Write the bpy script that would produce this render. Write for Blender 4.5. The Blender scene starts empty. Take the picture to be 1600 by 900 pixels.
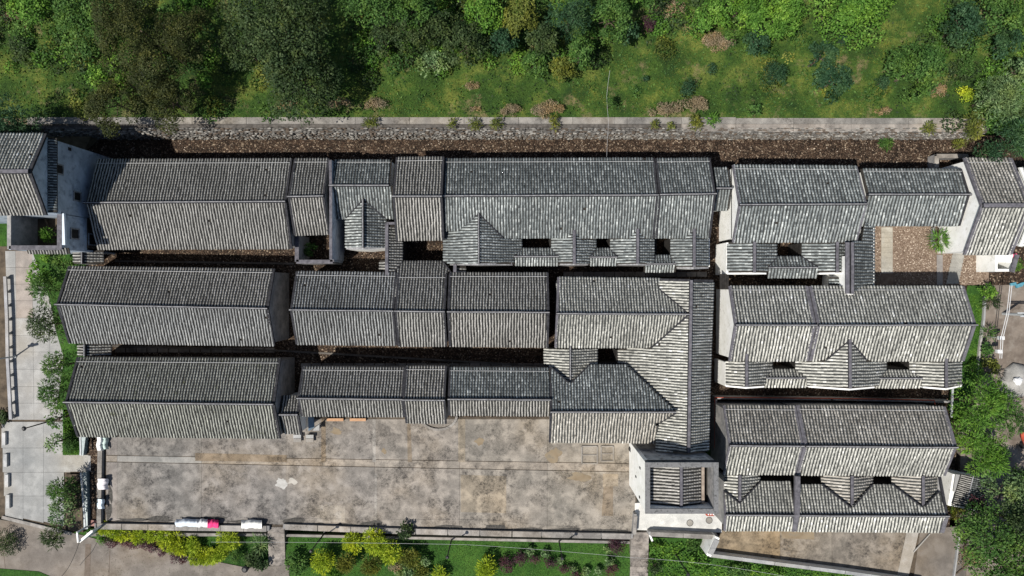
import bpy, math, random
import numpy as np
from mathutils import Vector

# ------------------------------------------------------------------ camera, sky, sun, exposure
SC = bpy.context.scene
H = 60.0                      # drone height above the alleys
S = 0.056                     # metres per photograph pixel on the ground
cam_d = bpy.data.cameras.new("camera"); cam = bpy.data.objects.new("camera", cam_d)
SC.collection.objects.link(cam); SC.camera = cam
cam.location = (0, 0, H); cam.rotation_euler = (0, 0, 0)
cam_d.sensor_fit = 'HORIZONTAL'; cam_d.angle = 2 * math.atan(800 * S / H)
cam_d.clip_start = 0.5; cam_d.clip_end = 2000
SUN = Vector((-0.48, -0.33, 1.0)).normalized()       # direction towards the sun
elev = math.asin(SUN.z); azi = math.atan2(SUN.x, SUN.y)
world = bpy.data.worlds.new("World"); SC.world = world; world.use_nodes = True
wn = world.node_tree.nodes; wl = world.node_tree.links
sky = wn.new("ShaderNodeTexSky"); sky.sky_type = 'NISHITA'; sky.sun_disc = False
sky.sun_elevation = elev; sky.sun_rotation = azi
bg = wn["Background"]; bg.inputs[1].default_value = 0.075; wl.new(sky.outputs[0], bg.inputs[0])
sun_d = bpy.data.lights.new("sun", 'SUN'); sun_d.energy = 5.0; sun_d.angle = math.radians(0.5)
sun_d.color = (1.0, 0.955, 0.88)
sun = bpy.data.objects.new("sun", sun_d); SC.collection.objects.link(sun)
sun.rotation_euler = SUN.to_track_quat('Z', 'Y').to_euler(); sun.location = (-60, -40, 90)
SC.view_settings.view_transform = 'Standard'; SC.view_settings.look = 'None'
SC.view_settings.exposure = 0.28; SC.view_settings.gamma = 1
SC.cycles.max_bounces = 4; SC.cycles.diffuse_bounces = 2

rnd = random.Random(7)
COL = SC.collection

# ------------------------------------------------------------------ helpers
def W(px, py, z=0.0):
    """point of the place seen at photograph pixel px,py if it lies at height z"""
    k = S * (H - z) / H
    return Vector(((px - 800) * k, (450 - py) * k, z))

def tag(o, label=None, cat=None, group=None, kind=None):
    if label: o['label'] = label
    if cat: o['category'] = cat
    if group: o['group'] = group
    if kind: o['kind'] = kind
    return o

def empty(name, loc, label, cat, group=None):
    o = bpy.data.objects.new(name, None); COL.objects.link(o)
    o.location = loc; o.empty_display_size = 0.5
    return tag(o, label, cat, group)

class MB:
    def __init__(s): s.v = []; s.f = []; s.m = []
    def face(s, pts, mi=0):
        i = len(s.v); s.v += [tuple(p) for p in pts]; s.f.append(tuple(range(i, i + len(pts)))); s.m.append(mi)
    def prism(s, xy, z0, z1, mi=0):
        """xy: outline; z0/z1: number or list per vertex"""
        n = len(xy)
        a = sum(xy[i][0] * xy[(i + 1) % n][1] - xy[(i + 1) % n][0] * xy[i][1] for i in range(n))
        idx = list(range(n)) if a > 0 else list(range(n))[::-1]
        zz0 = [z0[i] if hasattr(z0, '__len__') else z0 for i in idx]
        zz1 = [z1[i] if hasattr(z1, '__len__') else z1 for i in idx]
        P = [xy[i] for i in idx]; b = len(s.v)
        s.v += [(P[i][0], P[i][1], zz0[i]) for i in range(n)] + [(P[i][0], P[i][1], zz1[i]) for i in range(n)]
        s.f.append(tuple(b + n + i for i in range(n))); s.f.append(tuple(b + i for i in reversed(range(n)))); s.m += [mi, mi]
        for i in range(n):
            j = (i + 1) % n; s.f.append((b + i, b + j, b + n + j, b + n + i)); s.m.append(mi)
    def box(s, c, d, rz=0.0, mi=0):
        cx, cy, cz = c; hx, hy, hz = d[0] / 2, d[1] / 2, d[2] / 2; ca, sa = math.cos(rz), math.sin(rz)
        s.prism([(cx + x * ca - y * sa, cy + x * sa + y * ca) for x, y in ((-hx, -hy), (hx, -hy), (hx, hy), (-hx, hy))], cz - hz, cz + hz, mi)
    def bar(s, a, b, w, h, up=0.0, mi=0, taper=1.0):
        """beam of width w, height h whose underside runs a->b"""
        a = Vector(a); b = Vector(b); d = (b - a)
        t = Vector((-d.y, d.x, 0)); t = t.normalized() * (w / 2) if t.length > 1e-6 else Vector((w / 2, 0, 0))
        if abs(d.x) < 1e-6 and abs(d.y) < 1e-6:
            s.box(((a.x), (a.y), (a.z + b.z) / 2), (w, h, abs(d.z)), 0, mi); return
        u0 = Vector((0, 0, up)); u1 = Vector((0, 0, up + h)); i = len(s.v)
        for p, k in ((a, 1), (b, 1)):
            for q in (p - t + u0, p + t + u0, p + t * taper + u1, p - t * taper + u1): s.v.append(tuple(q))
        for q in ((0, 1, 2, 3), (7, 6, 5, 4), (0, 4, 5, 1), (1, 5, 6, 2), (2, 6, 7, 3), (3, 7, 4, 0)):
            s.f.append(tuple(i + k for k in q)); s.m.append(mi)
    def tube(s, pts, r, n=6, mi=0, caps=True):
        pts = [Vector(p) for p in pts]; base = len(s.v)
        rr = r if hasattr(r, '__len__') else [r] * len(pts)
        for k, p in enumerate(pts):
            d = (pts[min(k + 1, len(pts) - 1)] - pts[max(k - 1, 0)]).normalized()
            x = d.cross(Vector((0, 0, 1)));
            if x.length < 1e-3: x = Vector((1, 0, 0))
            x.normalize(); y = d.cross(x)
            for j in range(n):
                a = 2 * math.pi * j / n; s.v.append(tuple(p + (x * math.cos(a) + y * math.sin(a)) * rr[k]))
        for k in range(len(pts) - 1):
            for j in range(n):
                a = base + k * n + j; b = base + k * n + (j + 1) % n
                s.f.append((a, b, b + n, a + n)); s.m.append(mi)
        if caps:
            s.f.append(tuple(base + j for j in range(n))); s.f.append(tuple(base + (len(pts) - 1) * n + j for j in reversed(range(n)))); s.m += [mi, mi]
    def build(s, name, mats, parent=None, smooth=False, **kw):
        me = bpy.data.meshes.new(name); me.from_pydata(s.v, [], s.f)
        mats = mats if isinstance(mats, (list, tuple)) else [mats]
        for m in mats: me.materials.append(m)
        if len(mats) > 1: me.polygons.foreach_set('material_index', s.m)
        if smooth: me.polygons.foreach_set('use_smooth', [True] * len(s.f))
        me.update()
        return link(name, me, parent, **kw)

def link(name, me, parent=None, label=None, cat=None, group=None, kind=None, color=None):
    o = bpy.data.objects.new(name, me); COL.objects.link(o)
    if parent is not None:
        o.parent = parent
        pl = parent.location if parent.parent is None else parent.parent.location
        if parent.parent is None: o.location = -Vector(pl)
    if color: o.color = color
    return tag(o, label, cat, group, kind)

def recenter(o, p):
    """move a one-mesh thing's origin to p"""
    p = Vector(p); n = len(o.data.vertices); a = np.empty(n * 3); o.data.vertices.foreach_get('co', a)
    a = a.reshape(-1, 3) - np.array(p); o.data.vertices.foreach_set('co', a.ravel()); o.location = p; return o

# ------------------------------------------------------------------ materials
def mat(name, rough=0.9):
    m = bpy.data.materials.new(name); m.use_nodes = True; b = m.node_tree.nodes['Principled BSDF']
    b.inputs['Roughness'].default_value = rough
    b.inputs['Specular IOR Level'].default_value = 0.25
    return m, m.node_tree.nodes, m.node_tree.links, b

def noise(N, L, scale, detail=4, rough=0.6, vec=None):
    n = N.new('ShaderNodeTexNoise'); n.inputs['Scale'].default_value = scale; n.inputs['Detail'].default_value = detail
    n.inputs['Roughness'].default_value = rough
    if vec is None:
        g = N.new('ShaderNodeNewGeometry'); vec = g.outputs['Position']
    L.new(vec, n.inputs['Vector']); return n

def ramp(N, L, src, stops):
    r = N.new('ShaderNodeValToRGB'); e = r.color_ramp.elements
    while len(e) > 1: e.remove(e[-1])
    e[0].position = stops[0][0]; e[0].color = (*stops[0][1], 1)
    for p, c in stops[1:]:
        k = e.new(p); k.color = (*c, 1)
    L.new(src, r.inputs[0]); return r

def mixc(N, L, mode, fac, a, b):
    m = N.new('ShaderNodeMix'); m.data_type = 'RGBA'; m.blend_type = mode
    if isinstance(fac, (int, float)): m.inputs[0].default_value = fac
    else: L.new(fac, m.inputs[0])
    for k, x in ((6, a), (7, b)):
        if isinstance(x, tuple): m.inputs[k].default_value = (*x, 1)
        else: L.new(x, m.inputs[k])
    return m.outputs[2]

def bump(N, L, b, h, strength=0.5, dist=0.03):
    n = N.new('ShaderNodeBump'); n.inputs['Strength'].default_value = strength; n.inputs['Distance'].default_value = dist
    L.new(h, n.inputs['Height']); L.new(n.outputs[0], b.inputs['Normal'])

def g(v): return (v, v, v)

def tile_mat(name, c0, c1, c2, dirt=0.5, speck=None):
    """cover tiles: dark c0, usual c1, pale c2; per-tile value in the face attribute tint"""
    m, N, L, b = mat(name, 0.85)
    at = N.new('ShaderNodeAttribute'); at.attribute_name = 'tint'
    r = ramp(N, L, at.outputs['Fac'], [(0.0, c0), (0.45, c1), (0.8, c2), (1.0, tuple(min(0.8, x * 1.35) for x in c2))])
    n1 = noise(N, L, 0.55, 5, 0.65); r1 = ramp(N, L, n1.outputs[0], [(0.28, g(1 - dirt)), (0.5, g(0.95)), (0.72, g(1.15))])
    c = mixc(N, L, 'MULTIPLY', 1.0, r.outputs[0], r1.outputs[0])
    n2 = noise(N, L, 9.0, 3, 0.7); r2 = ramp(N, L, n2.outputs[0], [(0.3, g(0.78)), (0.55, g(1.0)), (0.8, g(1.12))])
    c = mixc(N, L, 'MULTIPLY', 0.9, c, r2.outputs[0])
    n3 = noise(N, L, 1.6, 4, 0.7); r3 = ramp(N, L, n3.outputs[0], [(0.58, g(0)), (0.72, g(1))])
    c = mixc(N, L, 'MIX', r3.outputs[0], c, speck or tuple(x * 0.55 for x in c1))
    L.new(c, b.inputs['Base Color'])
    n4 = noise(N, L, 30, 2); bump(N, L, b, n4.outputs[0], 0.4, 0.01)
    return m

T_WARM = tile_mat('tile_warm_grey', (0.14, 0.14, 0.13), (0.315, 0.31, 0.288), (0.46, 0.45, 0.42), 0.22)
T_COOL = tile_mat('tile_cool_grey', (0.13, 0.135, 0.135), (0.29, 0.298, 0.292), (0.45, 0.455, 0.44), 0.25)
T_MOSS = tile_mat('tile_greenish_grey', (0.12, 0.125, 0.105), (0.30, 0.305, 0.27), (0.46, 0.46, 0.40), 0.28, (0.14, 0.15, 0.085))
T_BROWN = tile_mat('tile_brown_grey', (0.13, 0.125, 0.115), (0.345, 0.335, 0.305), (0.50, 0.48, 0.45), 0.22)
T_BLUE = tile_mat('tile_blue_grey', (0.09, 0.10, 0.103), (0.225, 0.248, 0.246), (0.44, 0.465, 0.45), 0.3)
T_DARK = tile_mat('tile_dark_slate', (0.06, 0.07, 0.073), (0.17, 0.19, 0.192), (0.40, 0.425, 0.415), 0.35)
T_PALE = tile_mat('tile_pale_lichen', (0.20, 0.20, 0.18), (0.445, 0.44, 0.395), (0.64, 0.63, 0.57), 0.22)
T_TAN = tile_mat('tile_tan', (0.17, 0.155, 0.135), (0.40, 0.375, 0.33), (0.55, 0.52, 0.465), 0.25)

def simple(name, c0, c1, scale=3.0, rough=0.9, bs=0.3, detail=5, objcol=False, stops=(0.35, 0.65), bscale=None, extra=None):
    m, N, L, b = mat(name, rough)
    n = noise(N, L, scale, detail, 0.65); r = ramp(N, L, n.outputs[0], [(stops[0], c0), (stops[1], c1)])
    c = r.outputs[0]
    if extra:   # (scale, lo, hi, colour)
        n2 = noise(N, L, extra[0], 6, 0.7); r2 = ramp(N, L, n2.outputs[0], [(extra[1], g(0)), (extra[2], g(1))])
        c = mixc(N, L, 'MIX', r2.outputs[0], c, extra[3])
    if objcol:
        oi = N.new('ShaderNodeObjectInfo'); c = mixc(N, L, 'MULTIPLY', 1.0, c, oi.outputs['Color'])
    L.new(c, b.inputs['Base Color'])
    n3 = noise(N, L, bscale or scale * 6, 3); bump(N, L, b, n3.outputs[0], bs, 0.02)
    return m

PAN = simple('pan_tile_dirt_shade', (0.008, 0.008, 0.009), (0.032, 0.031, 0.029), 5.0)  # dirt plus the shade of the grooves between covers, put into the colour
PAN2 = simple('pan_tile_grey_shade', (0.018, 0.019, 0.02), (0.06, 0.063, 0.06), 4.0)  # paler roofs' pans, groove shade between the covers still darkened into the grey
DECK = simple('roof_board', (0.02, 0.018, 0.015), (0.04, 0.035, 0.03), 4)
RIDGE = simple('ridge_plaster_dark', (0.014, 0.014, 0.017), (0.038, 0.038, 0.043), 4)
RIDGE_TOP = simple('ridge_cap_grey', (0.14, 0.14, 0.145), (0.32, 0.32, 0.325), 5)
RIDGE_MID = simple('ridge_plaster_lavender', (0.065, 0.063, 0.072), (0.135, 0.13, 0.145), 3)
WHITE = simple('white_plaster', (0.74, 0.74, 0.70), (0.86, 0.86, 0.84), 1.2, extra=(2.2, 0.56, 0.78, (0.42, 0.40, 0.34)))
GREYW = simple('grey_plaster', (0.16, 0.16, 0.16), (0.30, 0.29, 0.28), 1.4, extra=(3.0, 0.55, 0.75, (0.09, 0.085, 0.08)))
BLUEW = simple('blue_grey_plaster', (0.30, 0.35, 0.41), (0.48, 0.54, 0.61), 0.8, extra=(1.3, 0.52, 0.75, (0.10, 0.12, 0.15)))
DARKHOLE = simple('timber_and_hole_shade', (0.012, 0.011, 0.010), (0.03, 0.027, 0.024), 3)  # near-black timber; in atria, openings and gutter it paints the holes' shade
WIRE = simple('zinc_wire', (0.45, 0.45, 0.45), (0.55, 0.55, 0.55), 3, 0.5)
STEEL = simple('steel_grey', (0.30, 0.32, 0.33), (0.42, 0.44, 0.45), 3, 0.5)
BLACKM = simple('black_metal', (0.015, 0.015, 0.017), (0.03, 0.03, 0.032), 5, 0.5)
CLOTHW = simple('white_cloth', (0.55, 0.56, 0.58), (0.72, 0.72, 0.71), 4)
CLOTHP = simple('pink_cloth', (0.62, 0.03, 0.14), (0.72, 0.06, 0.21), 4)
CLOTHG = simple('pale_green_cloth', (0.36, 0.46, 0.43), (0.48, 0.57, 0.54), 4)
REDP = simple('red_paint', (0.30, 0.05, 0.03), (0.45, 0.09, 0.05), 4)
WOOD = simple('orange_board', (0.35, 0.20, 0.11), (0.45, 0.27, 0.16), 4)
BARK = simple('bark', (0.05, 0.04, 0.03), (0.13, 0.10, 0.07), 5)
SOIL = simple('soil', (0.045, 0.035, 0.025), (0.11, 0.085, 0.06), 1.5)
GLASSY = simple('grey_green_rail', (0.12, 0.17, 0.18), (0.2, 0.26, 0.27), 3, 0.35)

def concrete(name, a, bcol, dark, stain=(0.46, 0.62)):
    m, N, L, b = mat(name, 0.92)
    n = noise(N, L, 0.9, 7, 0.7); r = ramp(N, L, n.outputs[0], [(0.3, a), (0.62, bcol)])
    n2 = noise(N, L, 0.5, 10, 0.8); r2 = ramp(N, L, n2.outputs[0], [(stain[0], g(0)), (stain[1], g(1.0))])
    n5 = noise(N, L, 4.5, 6, 0.8); r5 = ramp(N, L, n5.outputs[0], [(0.40, g(1)), (0.58, g(0.25))])
    n9 = noise(N, L, 0.33, 3, 0.6); r9 = ramp(N, L, n9.outputs[0], [(0.38, g(.35)), (0.58, g(1))])
    f = mixc(N, L, 'MULTIPLY', 1.0, r2.outputs[0], r5.outputs[0]); f = mixc(N, L, 'MULTIPLY', 1.0, f, r9.outputs[0])
    c = mixc(N, L, 'MIX', f, r.outputs[0], dark)
    n8 = noise(N, L, 0.16, 3, 0.5); r8 = ramp(N, L, n8.outputs[0], [(0.35, (0.80, 0.82, 0.84)), (0.5, (1, 1, 1)), (0.68, (1.10, 1.03, 0.92))])
    c = mixc(N, L, 'MULTIPLY', 1.0, c, r8.outputs[0])
    n7 = noise(N, L, 0.9, 4, 0.6, None); n7.inputs['Distortion'].default_value = 0.25; r7 = ramp(N, L, n7.outputs[0], [(0.50, g(0)), (0.68, g(0.6))])
    c = mixc(N, L, 'MIX', r7.outputs[0], c, tuple(min(.7, x * 1.22) for x in bcol))
    n6 = noise(N, L, 18.0, 3, 0.7); r6 = ramp(N, L, n6.outputs[0], [(0.35, g(0.78)), (0.6, g(1.05))])
    c = mixc(N, L, 'MULTIPLY', 1.0, c, r6.outputs[0])
    oi = N.new('ShaderNodeObjectInfo'); c = mixc(N, L, 'MULTIPLY', 1.0, c, oi.outputs['Color'])
    L.new(c, b.inputs['Base Color']); n3 = noise(N, L, 22, 3); bump(N, L, b, n3.outputs[0], 0.3, 0.01)
    return m
CONC = concrete('old_concrete', (0.172, 0.161, 0.147), (0.275, 0.258, 0.236), (0.045, 0.043, 0.042), (0.42, 0.53))
CONC_PALE = concrete('pale_concrete', (0.25, 0.25, 0.248), (0.33, 0.33, 0.326), (0.16, 0.158, 0.153), (0.55, 0.75))
CONC_ROAD = concrete('road_concrete', (0.13, 0.113, 0.098), (0.19, 0.168, 0.147), (0.085, 0.07, 0.057), (0.5, 0.75))
CONC_KERB = concrete('kerb_concrete', (0.17, 0.157, 0.145), (0.28, 0.262, 0.24), (0.055, 0.05, 0.045), (0.46, 0.62))

def cobble():
    m, N, L, b = mat('cobbles', 0.9)
    geo = N.new('ShaderNodeNewGeometry')
    v = N.new('ShaderNodeTexVoronoi'); v.inputs['Scale'].default_value = 8.5; L.new(geo.outputs['Position'], v.inputs['Vector'])
    sep = N.new('ShaderNodeSeparateColor'); L.new(v.outputs['Color'], sep.inputs[0])
    r = ramp(N, L, sep.outputs[0], [(0.0, (0.035, 0.022, 0.015)), (0.6, (0.095, 0.062, 0.042)), (0.86, (0.14, 0.10, 0.07)), (0.97, (0.42, 0.35, 0.27))])
    rd = ramp(N, L, v.outputs['Distance'], [(0.35, g(1)), (0.65, g(0.35))])
    c = mixc(N, L, 'MULTIPLY', 1.0, r.outputs[0], rd.outputs[0])
    n = noise(N, L, 0.8, 5); rn = ramp(N, L, n.outputs[0], [(0.35, (0.32, 0.29, 0.26)), (0.65, (0.85, 0.8, 0.74))])
    c = mixc(N, L, 'MULTIPLY', 1.0, c, rn.outputs[0])
    L.new(c, b.inputs['Base Color']); inv = ramp(N, L, v.outputs['Distance'], [(0.0, g(1)), (0.7, g(0))])
    bump(N, L, b, inv.outputs[0], 0.8, 0.04); return m
COBBLE = cobble()

def grass_mat(name, dark, mid, light, dry, dryamt=0.64, sc=0.35):
    m, N, L, b = mat(name, 0.95)
    n = noise(N, L, sc, 8, 0.72); r = ramp(N, L, n.outputs[0], [(0.33, dark), (0.5, mid), (0.66, light)])
    n2 = noise(N, L, sc * 1.3, 6, 0.7); mp = N.new('ShaderNodeMapping'); mp.inputs['Location'].default_value = (31, 17, 5)
    geo = N.new('ShaderNodeNewGeometry'); L.new(geo.outputs['Position'], mp.inputs[0]); L.new(mp.outputs[0], n2.inputs['Vector'])
    r2 = ramp(N, L, n2.outputs[0], [(dryamt, g(0)), (dryamt + 0.12, g(0.9))])
    c = mixc(N, L, 'MIX', r2.outputs[0], r.outputs[0], dry)
    n3 = noise(N, L, 7, 6, 0.75); r3 = ramp(N, L, n3.outputs[0], [(0.32, g(0.5)), (0.55, g(1.0)), (0.75, g(1.35))])
    c = mixc(N, L, 'MULTIPLY', 1.0, c, r3.outputs[0])
    L.new(c, b.inputs['Base Color']); bump(N, L, b, n3.outputs[0], 1.0, 0.15); return m
HILLG = grass_mat('hill_grass', (0.014, 0.038, 0.007), (0.045, 0.090, 0.013), (0.15, 0.175, 0.034), (0.21, 0.165, 0.085), 0.57)
LAWN = grass_mat('lawn', (0.018, 0.06, 0.008), (0.035, 0.10, 0.013), (0.06, 0.14, 0.02), (0.09, 0.10, 0.03), 0.72)

def leaf_mat(name, c0, c1, c2):
    m, N, L, b = mat(name, 0.6)
    b.inputs['Specular IOR Level'].default_value = 0.15
    at = N.new('ShaderNodeAttribute'); at.attribute_name = 'tint'
    r = ramp(N, L, at.outputs['Fac'], [(0.0, c0), (0.5, c1), (1.0, c2)])
    nz = noise(N, L, 0.7, 4, 0.6); rz = ramp(N, L, nz.outputs[0], [(0.33, (.70, .80, .85)), (0.5, (1, 1, 1)), (0.67, (1.35, 1.18, .85))])
    cc_ = mixc(N, L, 'MULTIPLY', 1.0, r.outputs[0], rz.outputs[0]); L.new(cc_, b.inputs['Base Color'])
    t = N.new('ShaderNodeBsdfTranslucent'); L.new(cc_, t.inputs[0]); mx = N.new('ShaderNodeMixShader'); mx.inputs[0].default_value = 0.3
    L.new(b.outputs[0], mx.inputs[1]); L.new(t.outputs[0], mx.inputs[2]); L.new(mx.outputs[0], N['Material Output'].inputs[0])
    return m
LF = {
 'olive': leaf_mat('leaf_olive', (0.014, 0.020, 0.005), (0.047, 0.058, 0.017), (0.12, 0.13, 0.044)),
 'deep': leaf_mat('leaf_deep_green', (0.012, 0.024, 0.008), (0.045, 0.075, 0.026), (0.11, 0.155, 0.065)),
 'green': leaf_mat('leaf_green', (0.022, 0.055, 0.012), (0.068, 0.145, 0.031), (0.17, 0.28, 0.075)),
 'bright': leaf_mat('leaf_bright_green', (0.035, 0.09, 0.012), (0.10, 0.22, 0.03), (0.23, 0.38, 0.075)),
 'blue': leaf_mat('leaf_blue_green', (0.010, 0.030, 0.012), (0.034, 0.082, 0.036), (0.09, 0.17, 0.085)),
 'yellow': leaf_mat('leaf_yellow_green', (0.14, 0.20, 0.012), (0.34, 0.44, 0.03), (0.56, 0.64, 0.08)),
 'ochre': leaf_mat('leaf_ochre_green', (0.05, 0.065, 0.012), (0.13, 0.155, 0.03), (0.25, 0.27, 0.065)),
 'purple': leaf_mat('leaf_purple', (0.03, 0.012, 0.016), (0.085, 0.036, 0.048), (0.16, 0.075, 0.095)),
 'silver': leaf_mat('leaf_silver_green', (0.05, 0.085, 0.032), (0.14, 0.22, 0.085), (0.31, 0.41, 0.20)),
 'dry': leaf_mat('leaf_dry', (0.12, 0.09, 0.05), (0.27, 0.205, 0.125), (0.42, 0.34, 0.23)),
}

def np_mesh(name, verts, quads, mats, tint=None, mi=None, smooth=False):
    me = bpy.data.meshes.new(name); nv = len(verts); nf = len(quads)
    me.vertices.add(nv); me.vertices.foreach_set('co', np.asarray(verts, dtype=np.float32).ravel())
    me.loops.add(nf * 4); me.loops.foreach_set('vertex_index', np.asarray(quads, dtype=np.int32).ravel())
    me.polygons.add(nf); me.polygons.foreach_set('loop_start', np.arange(0, nf * 4, 4, dtype=np.int32))
    for m in mats: me.materials.append(m)
    if mi is not None: me.polygons.foreach_set('material_index', np.asarray(mi, dtype=np.int32))
    me.update(calc_edges=True)
    if tint is not None:
        a = me.attributes.new('tint', 'FLOAT', 'FACE'); a.data.foreach_set('value', np.asarray(tint, dtype=np.float32))
    if smooth: me.polygons.foreach_set('use_smooth', np.ones(nf, dtype=bool))
    return me

# ------------------------------------------------------------------ roofs
RS = np.random.RandomState(11)
def icept(P, u):
    vs = []
    n = len(P)
    for i in range(n):
        (u0, v0), (u1, v1) = P[i], P[(i + 1) % n]
        if (u0 <= u < u1) or (u1 <= u < u0): vs.append(v0 + (u - u0) / (u1 - u0) * (v1 - v0))
    vs.sort(); return [(vs[k], vs[k + 1]) for k in range(0, len(vs) - 1, 2)]

class Plane:
    def __init__(s, O, n): s.O = O; s.n = n
    def hit(s, px, py):
        c = Vector((0, 0, H)); d = W(px, py, 0) - c
        t = (s.O - c).dot(s.n) / d.dot(s.n); return c + d * t
    def z(s, px, py): return s.hit(px, py).z

class House:
    def __init__(s, name, label, cat, base, tiles, wall, group=None, sp=0.25):
        s.e = empty(name, base, label, cat, group); s.T = tiles; s.wallm = wall; s.sp = sp; s.ph = rnd.uniform(0, 6)
        s.caps = MB()
    def slope(s, ridge, zr, eave, ze=None, poly=None, pitch=0.5, tiles=None, sp=None, bright=0.0):
        """tiled slope; ridge = two pixels at height zr, eave = two pixels (or one) at height ze"""
        r0 = W(*ridge[0], zr); r1 = W(*ridge[1], zr)
        if ze is None:
            ze = zr - 0.6
            for _ in range(6):
                e0 = W(*eave[0], ze); d = (r1 - r0).normalized(); w = e0 - r0; w -= d * w.dot(d); ze = zr - pitch * Vector((w.x, w.y)).length
        e0 = W(*eave[0], ze); d = (r1 - r0).normalized()
        w = e0 - r0; w -= d * w.dot(d); v = w.normalized(); n = d.cross(v)
        if n.z < 0: n = -n
        pl = Plane(r0, n); pl.ze = ze
        if poly is None:
            e1 = W(*eave[1], ze); pts = [r0, r1, e1, e0]
        elif hasattr(poly[0], 'z'): pts = [Vector(p) for p in poly]
        else: pts = [pl.hit(*p) for p in poly]
        P = [((p - r0).dot(d), (p - r0).dot(v)) for p in pts]
        # deck
        mb = MB(); top = [r0 + d * a + v * b - n * 0.02 for a, b in P]; bot = [p - Vector((0, 0, 0.09)) for p in top]
        if sum(P[i][0] * P[(i + 1) % len(P)][1] - P[(i + 1) % len(P)][0] * P[i][1] for i in range(len(P))) * (1 if d.cross(v).z > 0 else -1) < 0:
            top.reverse(); bot.reverse()
        k = len(top); mb.v = [tuple(p) for p in top + bot]; mb.f = [tuple(range(k)), tuple(reversed(range(k, 2 * k)))] + [(i + k, (i + 1) % k + k, (i + 1) % k, i) for i in range(k)]; mb.m = [0] * len(mb.f)
        deck = mb.build('roof_slope', DECK, s.e)
        # tiles
        sp = sp or s.sp; us = [p[0] for p in P]; umin, umax = min(us), max(us); nc = max(1, int((umax - umin) / sp)); off = ((umax - umin) - nc * sp) / 2
        U = []; V0 = []; V1 = []; C = []
        for k in range(nc):
            u = umin + off + (k + 0.5) * sp
            for a, b in icept(P, u):
                if b - a < 0.1: continue
                L = b - a; m = max(1, round(L / 0.235)); st = L / m
                for i in range(m):
                    U.append(u); V0.append(a + i * st); V1.append(a + (i + 1) * st); C.append(k)
        if not U: return pl
        U = np.array(U); V0 = np.array(V0); V1 = np.array(V1); C = np.array(C)
        ok = np.ones(len(U), bool)
        for _ in range(len(U) // 450):          # a few missing or slipped tiles
            h_ = RS.randint(len(U)); ok[h_] = False
        U, V0, V1, C = U[ok], V0[ok], V1[ok], C[ok]; nt = len(U)
        mt = tiles or s.T; calm = mt in (T_WARM, T_BROWN, T_COOL, T_MOSS)
        wob = 0.016 * np.sin(V0 * 1.9 + C * 0.37) + 0.010 * np.sin(V0 * 4.1 + C * 2.1) + RS.normal(0, 0.007, nt)
        U = U + wob; V1 = V1 + RS.uniform(0, 0.03, nt)
        colr = RS.normal(0, 0.04, nc + 1)[C]
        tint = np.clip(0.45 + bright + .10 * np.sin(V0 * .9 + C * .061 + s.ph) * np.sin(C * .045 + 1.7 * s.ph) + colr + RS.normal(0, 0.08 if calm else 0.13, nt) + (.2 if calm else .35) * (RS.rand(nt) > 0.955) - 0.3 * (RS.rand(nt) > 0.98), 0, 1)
        r = (0.295 if calm else 0.325) * sp
        th = np.linspace(0, math.pi, 6); cu = np.cos(th); cn = np.sin(th)
        dn = np.array(n); du = np.array(d); dv = np.array(v); O = np.array(r0)
        lift = RS.normal(0, 0.004, nt)
        def ring(vv, rad, nb):
            uu = U[:, None] + rad[:, None] * cu[None, :]; nn = nb[:, None] + rad[:, None] * cn[None, :] * 1.0
            return O + uu[..., None] * du + vv[:, None, None] * dv + nn[..., None] * dn
        A = ring(V0 - 0.02, np.full(nt, r * 0.92), np.full(nt, 0.008) + lift); B = ring(V1, np.full(nt, r), np.full(nt, 0.020) + lift)
        cv = np.concatenate([A, B], 1).reshape(-1, 3)           # 12 verts per tile
        q = [(i, i + 6, i + 7, i + 1) for i in range(5)] + [(6, 11, 10, 7), (7, 10, 9, 8)]
        flip = d.cross(v).dot(n) > 0
        if flip: q = [t[::-1] for t in q]
        q = np.array(q); cq = (q[None] + (np.arange(nt) * 12)[:, None, None]).reshape(-1, 4)
        # pans
        pu = np.array([r * 0.75, sp / 2, sp - r * 0.75]); pn = np.array([0.05, 0.012, 0.05])
        uu = U[:, None] + pu[None]
        def prow(vv, nb): return O + uu[..., None] * du + vv[:, None, None] * dv + (pn[None, :] + nb)[..., None] * dn
        PA = prow(V0, -0.01); PB = prow(V1, 0.004); pv = np.concatenate([PA, PB], 1).reshape(-1, 3)
        pq0 = [(0, 1, 4, 3), (1, 2, 5, 4)];
        if not flip: pq0 = [t[::-1] for t in pq0]
        keep = C < nc - 1
        pq = (np.array(pq0)[None] + (np.arange(nt)[keep] * 6)[:, None, None]).reshape(-1, 4) + len(cv)
        verts = np.concatenate([cv, pv]); quads = np.concatenate([cq, pq])
        tt = np.concatenate([np.repeat(tint, 7), np.repeat(tint[keep], 2)]); mi = np.concatenate([np.zeros(len(cq), int), np.ones(len(pq), int)])
        mt = tiles or s.T
        me = np_mesh('roof_tiles', verts, quads, [mt, PAN2 if mt in (T_BLUE, T_DARK, T_PALE, T_TAN) else PAN], tt, mi)
        o = bpy.data.objects.new('roof_tiles', me); COL.objects.link(o); o.parent = deck; o['kind'] = 'stuff'
        s.last = dict(r0=r0, r1=r1)
        return pl
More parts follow.
